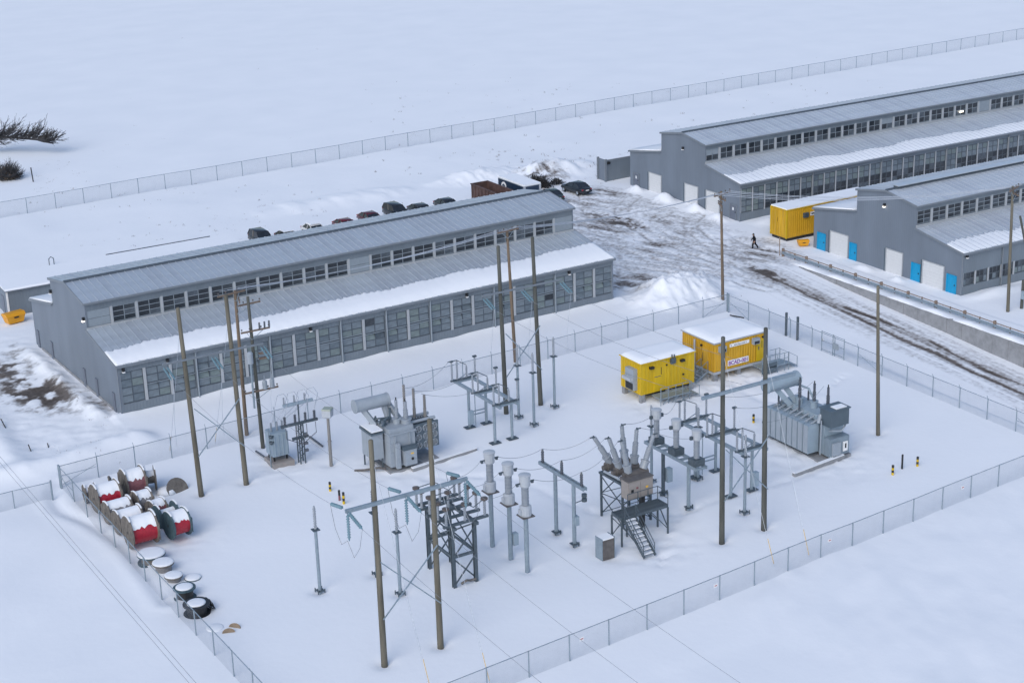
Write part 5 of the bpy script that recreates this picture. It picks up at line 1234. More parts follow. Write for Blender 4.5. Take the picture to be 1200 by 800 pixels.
for j in range(ny_):
    for i in range(nx_): a = j * (nx_ + 1) + i; fs.append((a, a + 1, a + nx_ + 2, a + nx_ + 1))
b.add(vs, fs); b.build('roof_snow', M['snow'], T, smooth=True)
for (x, y) in ((0.25, 0.25), (L_ - 0.25, 0.25), (0.25, D_ - 0.25), (L_ - 0.25, D_ - 0.25), (L_ / 2, 0.25)): MB().box(x - 0.2, x + 0.2, y - 0.2, y + 0.2, -0.2, Z0 - 0.002).build('pier', M['concrete'], T)
MB().box(0.1, L_ - 0.1, 0.1, 0.22, Z0 - 0.2, Z0 - 0.002).build('skid_beam', M['black'], T)
ac = MB().box(-0.45, -0.002, 0.55, 1.75, Z0 + 0.35, Z1 - 0.55).build('vent_unit', M['xfgrey'], T)
MB().prism([(0.5, Z0 + 1.3), (1.8, Z0 + 1.3), (1.8, Z0 + 1.55), (0.5, Z0 + 1.55)], -0.8, -0.452, 0).build('vent_hood', M['headpale'], ac); MB().box(-0.47, -0.452, 0.6, 1.7, Z0 + 0.4, Z0 + 1.0).build('vent_grille', M['black'], ac)
for (x, z) in ((1.05, 3.05), (4.35, 3.05)): 
    o = MB().cbox((x, -0.14, z), 0.42, 0.26, 0.2).build('door_light', M['black'], T)
MB().box(2.1, 2.16, -0.04, -0.002, 2.2, 2.85).build('door_bar', M['black'], T)
MB().box(1.35, 2.4, -0.035, -0.003, 0.75, 2.95).build('door', M['yellow'], T); MB().box(1.4, 2.1, -0.05, -0.037, 2.05, 2.1).build('door_latch', M['steel'], T)
b = MB(); b.cbox((3.3, -0.15, 3.25), 0.5, 0.25, 0.5); b.bar((3.2, -0.15, 3.3), (3.2, -0.15, 3.85), 0.08); b.bar((3.45, -0.15, 3.3), (3.45, -0.15, 3.8), 0.08); b.build('cable_entry', M['steel'], T)
b = MB(); b.cbox((4.5, -0.06, 1.7), 0.14, 0.1, 0.14); b.cbox((2.7, -0.06, 2.95), 0.12, 0.1, 0.12); b.build('small_fittings', M['black'], T)
# landing + steps along the front
ld = MB().box(1.0, 4.2, -1.5, -0.15, 0.5, 0.58).build('landing', M['galv'], T)
for x in (1.05, 1.85, 2.65, 3.4, 4.15): MB().bar((x, -1.45, -0.1), (x, -1.45, 1.55), 0.05).build('railing_post', M['galv'], T)
for z in (1.05, 1.55): MB().bar((1.05, -1.45, z), (4.15, -1.45, z), 0.04).build('handrail', M['galv'], T)
for k in range(3): MB().box(4.25 + k * 0.32, 4.55 + k * 0.32, -1.45, -0.3, 0.42 - k * 0.16, 0.47 - k * 0.16).build('step', M['galv'], T)
for y in (-1.45, -0.3): MB().bar((4.2, y, 1.5), (5.2, y, 0.95), 0.04).build('handrail', M['galv'], T); MB().bar((5.2, y, -0.1), (5.2, y, 0.97), 0.05).build('railing_post', M['galv'], T)
for x in (1.3, 2.3, 3.4): MB().bar((x, -1.4, 0.0), (x + 0.8, -1.4, 0.5), 0.05).build('landing_brace', M['galv'], T)

T = thing('control_house', (88.3, 113.15, 0), 'amber corrugated control house with purple lettering, right of the two in the yard', 'control house')
L_, D_, Z0, Z1 = 5.9, 4.7, 0.8, 3.45
body = MB().box(0, L_, 0, D_, Z0, Z1).build('body', M['yellowc'], T)
se = MB().box(-0.045, -0.002, 0, 0.12, Z0 + 0.05, Z1 - 0.05).mesh('wall_rib', M['yellowe'])
for i in range(16): put('wall_rib', se, body, (0, 0.1 + i * (D_ - 0.3) / 15, 0))
sf = MB().box(0, 0.12, -0.045, -0.002, Z0 + 0.05, Z1 - 0.05).mesh('wall_rib', M['yellowc'])
for i in range(20): put('wall_rib', sf, body, (0.1 + i * (L_ - 0.3) / 19, 0, 0))
MB().box(-0.12, L_ + 0.12, -0.12, D_ + 0.12, Z1 + 0.002, Z1 + 0.12).build('roof', M['trim'], T)
vs = []; fs = []
for j in range(ny_ + 1):
    for i in range(nx_ + 1):
        e_ = min(i, nx_ - i, j * 1.5, (ny_ - j) * 1.5); z = Z1 + 0.13 + (0.0 if e_ == 0 else min(0.32, 0.16 + 0.05 * e_) + rs.uniform(-0.01, 0.01))
        vs.append((-0.1 + (L_ + 0.2) * i / nx_, -0.1 + (D_ + 0.2) * j / ny_, z))
for j in range(ny_):
    for i in range(nx_): a = j * (nx_ + 1) + i; fs.append((a, a + 1, a + nx_ + 2, a + nx_ + 1))
b = MB(); b.add(vs, fs); b.build('roof_snow', M['snow'], T, smooth=True)
MB().bar((L_ - 0.6, D_ - 0.2, Z1 + 0.5), (L_ + 0.1, D_ - 1.4, Z1 + 0.42), 0.1, 0.1).build('roof_edge_strip', M['black'], T)
MB().box(-0.1, L_ + 0.1, -0.1, 0.05, Z0 - 0.22, Z0 - 0.002).build('skid_beam', M['trim'], T); MB().box(-0.1, 0.05, 0.052, D_, Z0 - 0.22, Z0 - 0.002).build('skid_beam', M['trim'], T)
for (x, y) in ((0.3, 0.3), (L_ - 0.3, 0.3), (0.3, D_ - 0.3), (L_ - 0.3, D_ - 0.3), (L_ / 2, 0.3), (0.3, D_ / 2)): MB().box(x - 0.2, x + 0.2, y - 0.2, y + 0.2, -0.2, Z0 - 0.222).build('pier', M['concrete'], T)
MB().cyl((-0.25, 2.55, -0.1), (-0.25, 2.55, 3.3), 0.09, n=8).build('conduit', M['headpale'], T)
b = MB(); b.cbox((-0.12, 1.7, 2.95), 0.2, 0.16, 0.16); b.build('door_light', M['black'], T)
MB().box(-0.08, -0.047, 0.75, 1.65, 0.85, 2.85).build('door', M['yellowe'], T); MB().box(-0.1, -0.082, 1.5, 1.56, 1.5, 2.3).build('door_bar', M['black'], T)
MB().box(-0.1, -0.05, 0.05, 0.25, 0.85, 3.4).build('corner_post', M['yellowe'], T)
for x in (0.75, 4.55):
    v_ = MB().box(x - 0.35, x + 0.35, -0.4, -0.05, 2.65, 3.2).build('vent_hood', M['xfgrey'], T); MB().box(x - 0.28, x + 0.28, -0.42, -0.402, 2.7, 2.95).build('vent_grille', M['black'], v_)
sg = MB().box(1.7, 3.9, -0.09, -0.055, 2.85, 3.15).build('name_board', M['white'], T)
me = MB().box(0, 0.07, -0.1, -0.092, 0, 0.12).mesh('print_mark', M['porcdark'])
for k, x in enumerate((1.8, 2.2, 2.34, 2.47, 2.62, 2.75, 2.9, 3.04, 3.17, 3.32, 3.5)): put('print_mark', me, sg, (x, 0, 2.93))
bd = MB().box(1.5, 3.85, -0.09, -0.055, 1.1, 1.62).build('number_board', M['white'], T)
put('lettering', text_mesh('BCAD-001', 0.5, M['purple']), bd, (2.68, -0.1, 1.18), (R(90), 0, 0))
MB().box(4.75, 5.65, -0.08, -0.05, 0.85, 2.95).build('door', M['yellow'], T); MB().box(5.35, 5.4, -0.1, -0.082, 2.1, 2.75).build('door_bar', M['black'], T); MB().cbox((5.0, -0.1, 2.1), 0.1, 0.06, 0.3).build('door_handle', M['tankbrown'], T); MB().cbox((5.5, -0.15, 3.1), 0.25, 0.2, 0.16).build('door_light', M['black'], T)
ld = MB().box(4.3, 7.4, -1.5, -0.15, 0.55, 0.63).build('landing', M['galv'], T)
MB().box(4.3, 6.0, -1.5, -1.44, 0.1, 1.0).build('landing_screen', M['xfdark'], T)
for x in (4.3, 5.2, 6.1, 6.9, 7.4):
    for y in (-1.47, -0.2):
        if y > -1 and x < 6.3: continue
        MB().bar((x, y, -0.1), (x, y, 1.65), 0.05).build('railing_post', M['galv'], T)
for z in (1.15, 1.65): MB().bar((4.3, -1.5, z), (7.4, -1.5, z), 0.04).build('handrail', M['galv'], T); MB().bar((6.2, -0.2, z), (7.4, -0.2, z), 0.04).build('handrail', M['galv'], T)
for k in range(3): MB().box(7.45 + k * 0.32, 7.75 + k * 0.32, -1.4, -0.3, 0.45 - k * 0.16, 0.5 - k * 0.16).build('step', M['galv'], T)
for y in (-1.45, -0.25): MB().bar((7.4, y, 1.6), (8.4, y, 1.0), 0.04).build('handrail', M['galv'], T); MB().bar((8.4, y, -0.1), (8.4, y, 1.02), 0.05).build('railing_post', M['galv'], T)
# steps on its left side
for k in range(4): MB().box(-1.4 + k * 0.3, -1.12 + k * 0.3, 0.7, 1.7, 0.05 + k * 0.17, 0.1 + k * 0.17).build('step', M['galv'], T)
for y in (0.7, 1.7):
    MB().bar((-1.5, y, 0.0), (-0.1, y, 0.75), 0.06, 0.15).build('stringer', M['galv'], T); MB().bar((-1.5, y, 0.95), (-0.15, y, 1.7), 0.04).build('handrail', M['galv'], T)
    for x in (-1.5, -0.8, -0.15): MB().bar((x, y, 0.0), (x, y, 0.95 + (x + 1.5) * 0.55), 0.045).build('railing_post', M['galv'], T)

g = G(922, 283); yb_ = 143.95
T = thing('storage_container', (122.55, yb_, 0), 'long yellow storage container with snowy roof between the two right warehouses', 'container')
L_, D_, Z0, Z1 = 13.0, 2.75, 0.35, 3.62
body = MB().box(0, L_, 0, D_, Z0, Z1).build('body', M['yellowc'], T)
sf = MB().box(0, 0.14, -0.05, -0.002, Z0 + 0.1, Z1 - 0.1).mesh('wall_rib', M['yellowc'])
for i in range(42): put('wall_rib', sf, body, (0.1 + i * (L_ - 0.35) / 41, 0, 0))
for (ya, yb2) in ((0.08, D_ / 2 - 0.02), (D_ / 2 + 0.02, D_ - 0.08)):
    d_ = MB().box(-0.05, -0.002, ya, yb2, Z0 + 0.1, Z1 - 0.1).build('end_door', M['yellowe'], T)
    for q in (0.3, 0.9): MB().cyl((-0.08, ya + q, Z0 + 0.15), (-0.08, ya + q, Z1 - 0.15), 0.025, n=6).build('lock_bar', M['yellow'], d_)
MB().box(-0.05, -0.02, 1.55, 1.62, 2.0, 2.5).build('handle', M['black'], T)
b = MB()
for y in (0.0, D_): b.cbox((-0.04, y, (Z0 + Z1) / 2), 0.14, 0.14, Z1 - Z0)
b.build('corner_post', M['yellow'], T)
MB().box(-0.1, L_ + 0.1, -0.07, D_ + 0.07, Z1 + 0.002, Z1 + 0.08).build('roof', M['yellow'], T)
MB().box(-0.05, L_ + 0.05, -0.02, D_ + 0.02, Z1 + 0.082, Z1 + 0.2).build('roof_snow', M['snow'], T)
MB().box(0.1, L_ - 0.1, 0.1, D_ - 0.1, -0.2, Z0 - 0.002).build('skid', M['black'], T)
v_ = MB().box(2.3, 3.0, -0.3, -0.053, 2.45, 3.0).build('vent_hood', M['steel'], T)
sg = MB().box(3.4, 4.4, -0.08, -0.053, 2.5, 2.95).build('sign_plate', M['white'], T); MB().box(3.55, 4.0, -0.09, -0.082, 2.66, 2.8).build('sign_print', M['black'], sg); MB().box(4.02, 4.22, -0.09, -0.082, 2.72, 2.84).build('sign_print', M['black'], sg)

# ------------------------------------------------------------------ salt bins
def bin_(p, label, s, rz):
    T = thing('salt_bin', (p.x, p.y, gz(p.x, p.y) + 0.12), label, 'bin', 'orange salt bins', rz)
    b = MB(); b.add([(-s * .8, -s * .5, 0), (s * .8, -s * .5, 0), (s * .8, s * .5, 0), (-s * .8, s * .5, 0), (-s, -s * .62, s * .75), (s, -s * .62, s * .75), (s, s * .62, s * .75), (-s, s * .62, s * .75)], [(0, 3, 2, 1), (4, 5, 6, 7), (0, 1, 5, 4), (1, 2, 6, 5), (2, 3, 7, 6), (3, 0, 4, 7)]); b.build('bin', M['orange'], T)
    MB().prism([(-s * .66, s * .752), (s * .66, s * .752), (s * .5, s * 1.0), (-s * .4, s * 1.05)], -s * 1.05, s * 1.05, 0).build('lid', M['orange'], T)
    MB().box(-s * 0.25, s * 0.25, -s * .68, -s * .63, s * .55, s * .68).build('handle', M['black'], T)
bin_(G(17, 378), 'orange salt bin beside the low shed at the left edge', 1.0, 0.2)
bin_(G(941, 288), 'orange salt bin between the yellow container and the cyan-door warehouse', 0.62, -0.4)

# ------------------------------------------------------------------ bollards
def bollard(p, label, h=0.85, cols=('yellow', 'black', 'yellow', 'black'), r=0.1):
    T = thing('bollard', (p[0], p[1], 0), label, 'bollard', 'marker bollards in the yard'); n = len(cols)
    for i, c in enumerate(cols): MB().cyl((0, 0, i * h / n - (0.15 if i == 0 else 0)), (0, 0, (i + 1) * h / n), r, n=9).build('band', M[c], T)
bollard(G(387, 575), 'yellow and black bollard farthest left of three near the switch bank', 0.75)
bollard(G(398, 586), 'plain red and black bollard in the middle of three near the nearest h-frame', 0.85, ('redfaded', 'black'), 0.09)
bollard(G(403, 590), 'yellow and black bollard closest to the nearest h-frame', 0.95)
bollard(G(1046, 556), 'yellow and black bollard leftmost of the three right of the bare pole', 0.8)
bollard(G(1057, 549), 'thin plain dark bollard between two striped ones on the right', 1.2, ('black', 'black'), 0.08)
bollard(G(1075, 546), 'yellow and black bollard rightmost in the yard', 0.8)
bollard(G(883, 495), 'yellow and black bollard left of the right transformer', 0.75)

# ------------------------------------------------------------------ cable reels
def reel(p, R_, w, label, cable, wood, rz=0.0, snow=True, cr=0.78, z=0.0, tilt=0.0):
    R_ *= 1.06; w *= 1.04; p = (p[0] - 0.55, p[1] - 0.3)
    T = thing('cable_reel', (p[0], p[1], z), label, 'cable reel', 'cable reels standing on edge', rz)
    T.rotation_euler = (0, tilt, rz)
    n = 22
    for s in (-1, 1):
        x = s * w / 2
        f = MB().lathe([(R_ * 0.98, 0), (R_, 0.02), (R_, 0.08), (R_ * 0.98, 0.1)], n, (x - 0.05, 0, R_ - 0.06), (1, 0, 0)).build('flange', wood, T)
        h = MB(); h.lathe([(0.1, 0), (0.1, 0.02)], 10, (x + s * 0.05 - (0.02 if s < 0 else 0), 0, R_ - 0.06), (1, 0, 0)); h.build('hub_hole', M['black'], f)
        b = MB()
        for k in range(5):
            yy = -R_ * 0.8 + k * R_ * 0.4; hh = math.sqrt(max(0.01, R_ * R_ - yy * yy)) * 0.96
            b.box(x + s * 0.055 - 0.006, x + s * 0.055 + 0.006, yy - R_ * 0.17, yy + R_ * 0.17, R_ - 0.06 - hh * 0.93, R_ - 0.06 + hh * 0.93)
        b.build('flange_boards', wood, f)
    MB().lathe([(R_ * cr, 0.0)] + [(R_ * (cr - 0.02 * (k % 2)), w * (k + 0.5) / 14 - 0.0) for k in range(14)] + [(R_ * cr, w - 0.12)], n, (-w / 2 + 0.06, 0, R_ - 0.06), (1, 0, 0)).build('cable', cable, T, smooth=True)
    if snow:
        rs = random.Random(int(p[0] * 100 + p[1] * 10)); b = MB(); vs = []; fs = []; kx, ka = 10, 12
        ex = 0.42 + rs.random() * 0.25
        for i in range(kx + 1):
            u = i / kx; x = -w / 2 + 0.06 + (w - 0.12) * u; j0 = -1.2 - rs.uniform(0, 0.25); j1 = 0.62 + ex * 0.65 + rs.uniform(-0.12, 0.2)
            for j in range(ka + 1):
                a = j0 + (j1 - j0) * j / ka; e = math.sin(math.pi * j / ka); rr = R_ * cr + 0.012 + 0.13 * e
                vs.append((x, -math.sin(a) * rr, R_ - 0.06 + math.cos(a) * rr))
        for i in range(kx):
            for j in range(ka): a = i * (ka + 1) + j; fs.append((a, a + 1, a + ka + 2, a + ka + 1))
        b.add(vs, fs); b.build('snow_cap', M['snow'], T, smooth=True)
        b = MB()
        for s in (-1, 1):
            x = s * w / 2
            b = MB(); b.prism([(math.sin(a) * R_ * q, R_ - 0.06 + math.cos(a) * R_ * q + z_) for (q, z_, sg) in ((1.0, 0.004, 1), (1.0, 0.07, -1)) for a in [sg * (-0.55 + 1.1 * k / 8) for k in range(9)]], x - 0.05, x + 0.05, 0)
            b.build('rim_snow', M['snow'], T)
    return T
reel((33.9, 120.7), 0.72, 0.8, 'small snow-topped wooden reel in the far left corner by the fence', M['greycable'], M['reel'], -0.1, cr=0.7)
reel((34.5, 118.6), 1.08, 1.75, 'large reel of red cable under snow, farthest of the fence-side row', M['red'], M['reel'], 0.05)
reel((34.55, 116.1), 0.85, 1.75, 'smaller grey reel just in front of the far red reel', M['greycable'], M['reel'], 0.08)
reel((34.6, 113.9), 0.9, 1.75, 'maroon cable reel under thick snow in the middle of the fence-side row', M['redfaded'], M['reel'], 0.06)
reel((34.6, 111.1), 1.18, 1.85, 'largest red cable reel at the near end of the fence-side row', M['red'], M['reel'], 0.02)
reel((37.05, 119.7), 1.15, 1.45, 'tall grey-brown reel with faded red cable behind the middle of the cluster', M['redfaded'], M['reel'], 0.0)
reel((36.65, 116.6), 0.85, 1.1, 'snow-buried grey reel in the middle of the second row', M['greycable'], M['reel'], 0.1)
reel((37.15, 114.8), 0.75, 1.0, 'small maroon reel beside the teal one', M['redfaded'], M['reel'], 0.2)
reel((37.3, 113.2), 0.85, 1.35, 'narrow-cored teal reel beside the upright red one', M['white'], M['reelteal'], 0.1, cr=0.35)
reel((37.3, 110.9), 1.02, 1.3, 'upright bright red reel nearest the open yard', M['red'], M['reelteal'], 0.12)
reel((38.6, 120.2), 0.95, 0.7, 'empty wooden reel at the back right of the cluster', M['reel'], M['reel'], -0.25, cr=0.45)
# loose reel flanges leaning
T = thing('reel_flange', (39.6, 118.3, 0.02), 'weathered reel flange leaning over at the right of the reel cluster', 'reel flange')
b = MB(); b.lathe([(0.95, 0), (0.95, 0.1)], 20, (0, 0, 0.12), (0.25, -0.85, 0.55)); b.build('disc', M['reel'], T)
b = MB(); b.lathe([(0.85, -0.06), (0.6, 0.28), (0.1, 0.4)], 18, (-0.75, 0.35, 0.0)); b.build('snow_cap', M['snow'], T, smooth=True)
T = thing('reel_flange', (35.2, 120.9, 0.02), 'small snowy reel flange between the far left reels', 'reel flange')
b = MB(); b.lathe([(0.7, 0), (0.7, 0.1)], 18, (0, 0, 0.75), (0.9, -0.3, 0.3)); b.build('disc', M['reel'], T)
def flat_reel(p, R_, h, label, m, cable=None, snow=1.0, rag=False):
    T = thing('cable_drum', (p[0], p[1], -0.16), label, 'cable drum', 'cable drums lying flat')
    MB().lathe([(R_, -0.1), (R_, 0.08)], 22).build('flange', m, T); MB().lathe([(R_ * 0.72, 0.082), (R_ * 0.74, h * 0.5), (R_ * 0.72, h - 0.1)], 22).build('core', cable or m, T)
    MB().lathe([(R_, h - 0.098), (R_, h)], 22).build('flange', m, T)
    MB().lathe([(R_ * 0.99 * snow, h + 0.002), (R_ * 0.97 * snow, h + 0.05), (R_ * 0.8 * snow, h + 0.09), (0.1, h + 0.1)], 22).build('snow_cap', M['snow'], T, smooth=True)
    if rag:
        rs = random.Random(3); b = MB()
        for k in range(16): a = -0.9 + rs.random() * 1.6; r0 = R_ * 0.98; b.tube([(math.cos(a) * r0, math.sin(a) * r0, 0.15 + rs.random() * h * 0.8), (math.cos(a) * (r0 + 0.15), math.sin(a) * (r0 + 0.15), 0.1 + rs.random() * h * .8), (math.cos(a + .3) * (r0 + 0.28), math.sin(a + .3) * (r0 + 0.28), rs.random() * 0.3)], 0.05, 5)
        b.build('loose_cable', M['black'], T)
flat_reel(G(178, 656), 1.02, 0.72, 'large snow-topped drum lying flat just below the near red reel', M['reelteal'], M['reel'])
flat_reel(G(192, 668), 0.78, 0.8, 'second flat drum from the red reel, thick snow cap', M['reel'], M['greycable'])
flat_reel(G(204, 680), 0.65, 0.6, 'third flat drum from the red reel, small and half buried', M['reel'], M['greycable'])
flat_reel(G(226, 677), 0.58, 0.22, 'small low drum standing apart to the right of the flat drums', M['reelteal'])
flat_reel(G(217, 698), 0.78, 0.85, 'black cable drum with a dished snow cap beside the left fence', M['reelteal'], M['black'], 0.78)
flat_reel(G(231, 716), 0.92, 0.8, 'black cable drum with loose cable ends, nearest of the flat drums', M['black'], M['black'], 0.7, True)
flat_reel(G(252, 735), 0.6, 0.12, 'thin disc almost buried in snow by the left fence', M['reelteal'])
for i, (p, l) in enumerate(((G(268, 741), 'tan wooden half disc poking from the snow, nearer the left fence'), (G(275, 735), 'tan wooden half disc poking from the snow, farther from the fence'))):
    b = MB(); pts = [(-0.42, 0)] + [(-0.42 * math.cos(a), 0.3 * math.sin(a)) for a in np.linspace(0, math.pi, 12)][1:]
    b.prism(pts, -0.05, 0.05, 1); o = b.build('wooden_disc', M['reeltan'], None, loc=(p.x, p.y, 0.0)); o.rotation_euler = (R(-40), 0, R(-20 - 30 * i)); tag(o, l, 'disc', 'broken reel discs')

# ------------------------------------------------------------------ vehicles
def paint(name, c): return mat('paint_' + name, c, 0.25, 0.0, 0.05, 1.0)
def car(p, label, pm, style='sedan', rz=0.0, snow=0.0, cat='car'):
    """local +y is the front"""
    T = thing('parked_car', (p[0], p[1], gz(p[0], p[1])), label, cat, 'cars parked behind the near warehouse', rz)
    Lh = 2.25; H = 1.45 if style == 'sedan' else 1.75; belt = 0.92 if style == 'sedan' else 1.05
    st = {'sedan': [(-2.25, 0.42, 0.78, 0.76), (-2.1, 0.3, 0.9, 0.84), (-1.4, 0.26, 0.97, 0.9), (0, 0.24, 0.95, 0.91), (1.0, 0.26, 0.92, 0.9), (1.8, 0.3, 0.82, 0.86), (2.2, 0.4, 0.66, 0.74)],
          'suv': [(-2.25, 0.5, 0.95, 0.8), (-2.12, 0.36, 1.05, 0.87), (-1.4, 0.32, 1.08, 0.92), (0, 0.3, 1.06, 0.93), (1.1, 0.32, 1.04, 0.92), (1.9, 0.36, 0.98, 0.88), (2.25, 0.48, 0.82, 0.78)]}['sedan' if style == 'sedan' else 'suv']
    b = MB(); vs = []; fs = []; K = 8
    for (y, zl, zb, hw) in st:
        for (fx, fz) in ((-0.86, 0), (-1.0, 0.35), (-0.98, 0.75), (-0.86, 1.0), (0.86, 1.0), (0.98, 0.75), (1.0, 0.35), (0.86, 0)): vs.append((fx * hw, y, zl + (zb - zl) * fz + (0.03 if abs(fx) < 0.9 and fz == 1 else 0)))
    for i in range(len(st) - 1):
        for j in range(K): fs.append((i * K + j, i * K + (j + 1) % K, (i + 1) * K + (j + 1) % K, (i + 1) * K + j))
    fs.append(tuple(range(K))); fs.append(tuple((len(st) - 1) * K + j for j in range(K - 1, -1, -1)))
    b.add(vs, fs); body = b.build('body', pm, T, smooth=True)
    if style == 'sedan': y0, y1, y2, y3 = -1.75, -0.95, 0.35, 1.2
    elif style == 'pickup': y0, y1, y2, y3 = -0.5, -0.35, 0.6, 1.2
    else: y0, y1, y2, y3 = -2.15, -1.85, 0.3, 1.15
    zb = belt; wr, wb = 0.66, 0.84
    b = MB(); b.add([(-wb, y0, zb), (wb, y0, zb), (wb, y3, zb), (-wb, y3, zb), (-wr, y1, H - 0.06), (wr, y1, H - 0.06), (wr, y2, H - 0.06), (-wr, y2, H - 0.06)], [(0, 3, 2, 1), (4, 5, 6, 7), (0, 1, 5, 4), (1, 2, 6, 5), (2, 3, 7, 6), (3, 0, 4, 7)])
    b.build('glasshouse', M['glass'], T)
    b = MB(); rv = []; 
    for (y, hw, z) in ((y1 - 0.06, wr * 0.98, H - 0.08), (y1 + 0.15, wr + 0.03, H - 0.015), ((y1 + y2) / 2, wr + 0.04, H + 0.02), (y2 - 0.15, wr + 0.03, H - 0.015), (y2 + 0.08, wr * 0.98, H - 0.09)): rv += [(-hw, y, z - 0.05), (-hw * 0.9, y, z), (hw * 0.9, y, z), (hw, y, z - 0.05)]
    fs = [(i * 4 + j, i * 4 + j + 1, i * 4 + j + 5, i * 4 + j + 4) for i in range(4) for j in range(3)] + [(i * 4 + 3, i * 4, i * 4 + 4, i * 4 + 7) for i in range(4)] + [(0, 1, 2, 3), (19, 18, 17, 16)]
    b.add(rv, fs); rf = b.build('roof', pm, T, smooth=True)
    for s in (-1, 1):
        for (ya, yb2) in ((y0, y1), (y3, y2), ((y0 + y3) / 2 - 0.05, (y1 + y2) / 2 - 0.02)): MB().bar((s * (wb + 0.005), ya, zb), (s * (wr + 0.02), yb2, H - 0.07), 0.07, 0.09).build('pillar', pm, T)
        MB().cbox((s * (wb + 0.12), y3 - 0.25, zb + 0.08), 0.2, 0.1, 0.14).build('mirror', pm, T)
        for y in (-1.35, 1.4):
            w_ = MB().lathe([(0.2, 0), (0.33, 0.02), (0.33, 0.2), (0.2, 0.22)], 16, (s * 0.91 - (0.22 if s > 0 else 0), y, 0.32), (1, 0, 0)).build('wheel', M['tyre'], T)
            MB().lathe([(0.2, 0), (0.17, 0.02)], 12, (s * 0.91 + (0.0 if s > 0 else -0.02), y, 0.32), (1, 0, 0)).build('rim', M['xfgrey'], w_)
        MB().cbox((s * 0.66, -2.2 if style != 'pickup' else -2.2, st[1][2] - 0.12), 0.3, 0.1, 0.14).build('tail_light', M['red'], T); MB().cbox((s * 0.58, 2.16, 0.62 if style == 'sedan' else 0.78), 0.3, 0.1, 0.12).build('headlight', M['white'], T)
    MB().box(-0.8, 0.8, -2.29, -2.2, 0.42, 0.6).build('bumper', pm, T); MB().box(-0.26, 0.26, -2.3, -2.292, 0.62, 0.74).build('number_plate', M['white'], T)
    if snow > 0:
        MB().box(-wr * 0.95, wr * 0.95, y1 + 0.02, y2 + 0.0, H + 0.022, H + 0.03 + snow).build('roof_snow', M['snow'], T); MB().box(-0.62, 0.62, y3 + 0.1, 2.0, belt - 0.02, belt + 0.02 + snow * 0.7).build('bonnet_snow', M['snow'], T)
    return T
def carpos(px, py, zt=1.5): g = G(px, py, zt); return (g.x, g.y)
car(carpos(306, 270.5, 1.7), 'black vehicle farthest left of the cars behind the warehouse roof', paint('black', (0.018, 0.02, 0.024)), 'suv', R(180))
car(carpos(337, 270.5, 1.45), 'dark car barely showing above the roof, second from the left', paint('charcoal', (0.03, 0.032, 0.036)), 'sedan', R(180), 0.08)
car(carpos(368, 261.5, 1.45), 'white snow-covered car showing above the warehouse roof', paint('white', (0.6, 0.6, 0.6)), 'sedan', R(180), 0.12)
car(carpos(405, 256.5, 1.45), 'dark red car showing only its roof above the warehouse', paint('darkred', (0.11, 0.012, 0.018)), 'sedan', R(180))
car(carpos(434, 248, 1.55), 'maroon car next to the black pickup behind the warehouse', paint('maroon', (0.085, 0.014, 0.022)), 'sedan', R(180))
car(carpos(464, 239.5, 1.75), 'large black utility vehicle in the middle of the row behind the warehouse', paint('jet', (0.015, 0.018, 0.023)), 'suv', R(180))
car(carpos(493, 239, 1.5), 'dark grey car right of the large black vehicle behind the roof', paint('grey', (0.045, 0.05, 0.058)), 'sedan', R(180))
car(carpos(524, 233, 1.5), 'black car nearest the rust-brown bin behind the roof', paint('ink', (0.022, 0.025, 0.03)), 'sedan', R(180))
car(carpos(645, 221.5, 1.45), 'dark green car half hidden by the right end of the warehouse roof', paint('green', (0.03, 0.045, 0.045)), 'sedan', R(-4))
car((115.9, 177.4), 'dark grey-green car standing clear on the trampled snow behind the warehouse', paint('slate', (0.02, 0.026, 0.034)), 'sedan', R(6))

# skip and navy container
c0 = G(552, 216, 2.4); c1 = G(572, 213, 2.4)
T = thing('waste_skip', (c0.x, c0.y - 6.2, 0), 'open rust-brown waste skip behind the warehouse roof', 'skip', None, 0.0)
w_ = max(2.3, c1.x - c0.x); D_ = 6.2
MB().box(0, 0.1, 0, D_, 0.2, 2.4).build('side', M['rust'], T); MB().box(w_ - 0.1, w_, 0, D_, 0.2, 2.4).build('side', M['rust'], T)
MB().box(0.102, w_ - 0.102, D_ - 0.1, D_, 0.2, 2.4).build('end', M['rust'], T); MB().box(0.102, w_ - 0.102, 0, 0.1, 0.2, 2.4).build('end', M['rust'], T); MB().box(0.1, w_ - 0.1, 0.1, D_ - 0.1, 0.2, 0.4).build('floor', M['rust'], T)
for y in np.arange(0.3, D_, 0.8): MB().box(-0.08, -0.002, y, y + 0.12, 0.2, 2.3).build('rib', M['rust'], T)
b = MB(); b.box(-0.09, 0.12, -0.05, D_ + 0.05, 2.402, 2.52); b.box(w_ - 0.12, w_ + 0.09, -0.05, D_ + 0.05, 2.402, 2.52); b.box(0.122, w_ - 0.122, D_ - 0.12, D_ + 0.05, 2.402, 2.52); b.build('top_rim', M['rust'], T)
rs = random.Random(6); b = MB()
for k in range(26): b.cbox((rs.uniform(0.3, w_ - 0.3), rs.uniform(0.3, D_ - 0.3), rs.uniform(0.5, 1.3)), rs.uniform(0.2, 0.9), rs.uniform(0.2, 1.1), rs.uniform(0.1, 0.4))
b.build('scrap', M['reel'], T)
n0 = G(580, 208, 2.7); n1 = G(614, 218.5, 2.7)
T = thing('navy_container', (n1.x, n1.y, 0), 'navy shipping container with a round white emblem and snowy roof', 'container', None, 0.0)
D_ = n0.y - n1.y
MB().box(0, 2.45, 0, D_, 0.1, 2.6).build('body', M['navy'], T)
for y in np.arange(0.2, D_ - 0.2, 0.3): MB().box(-0.05, -0.002, y, y + 0.12, 0.2, 2.5).build('wall_rib', M['navy'], T)
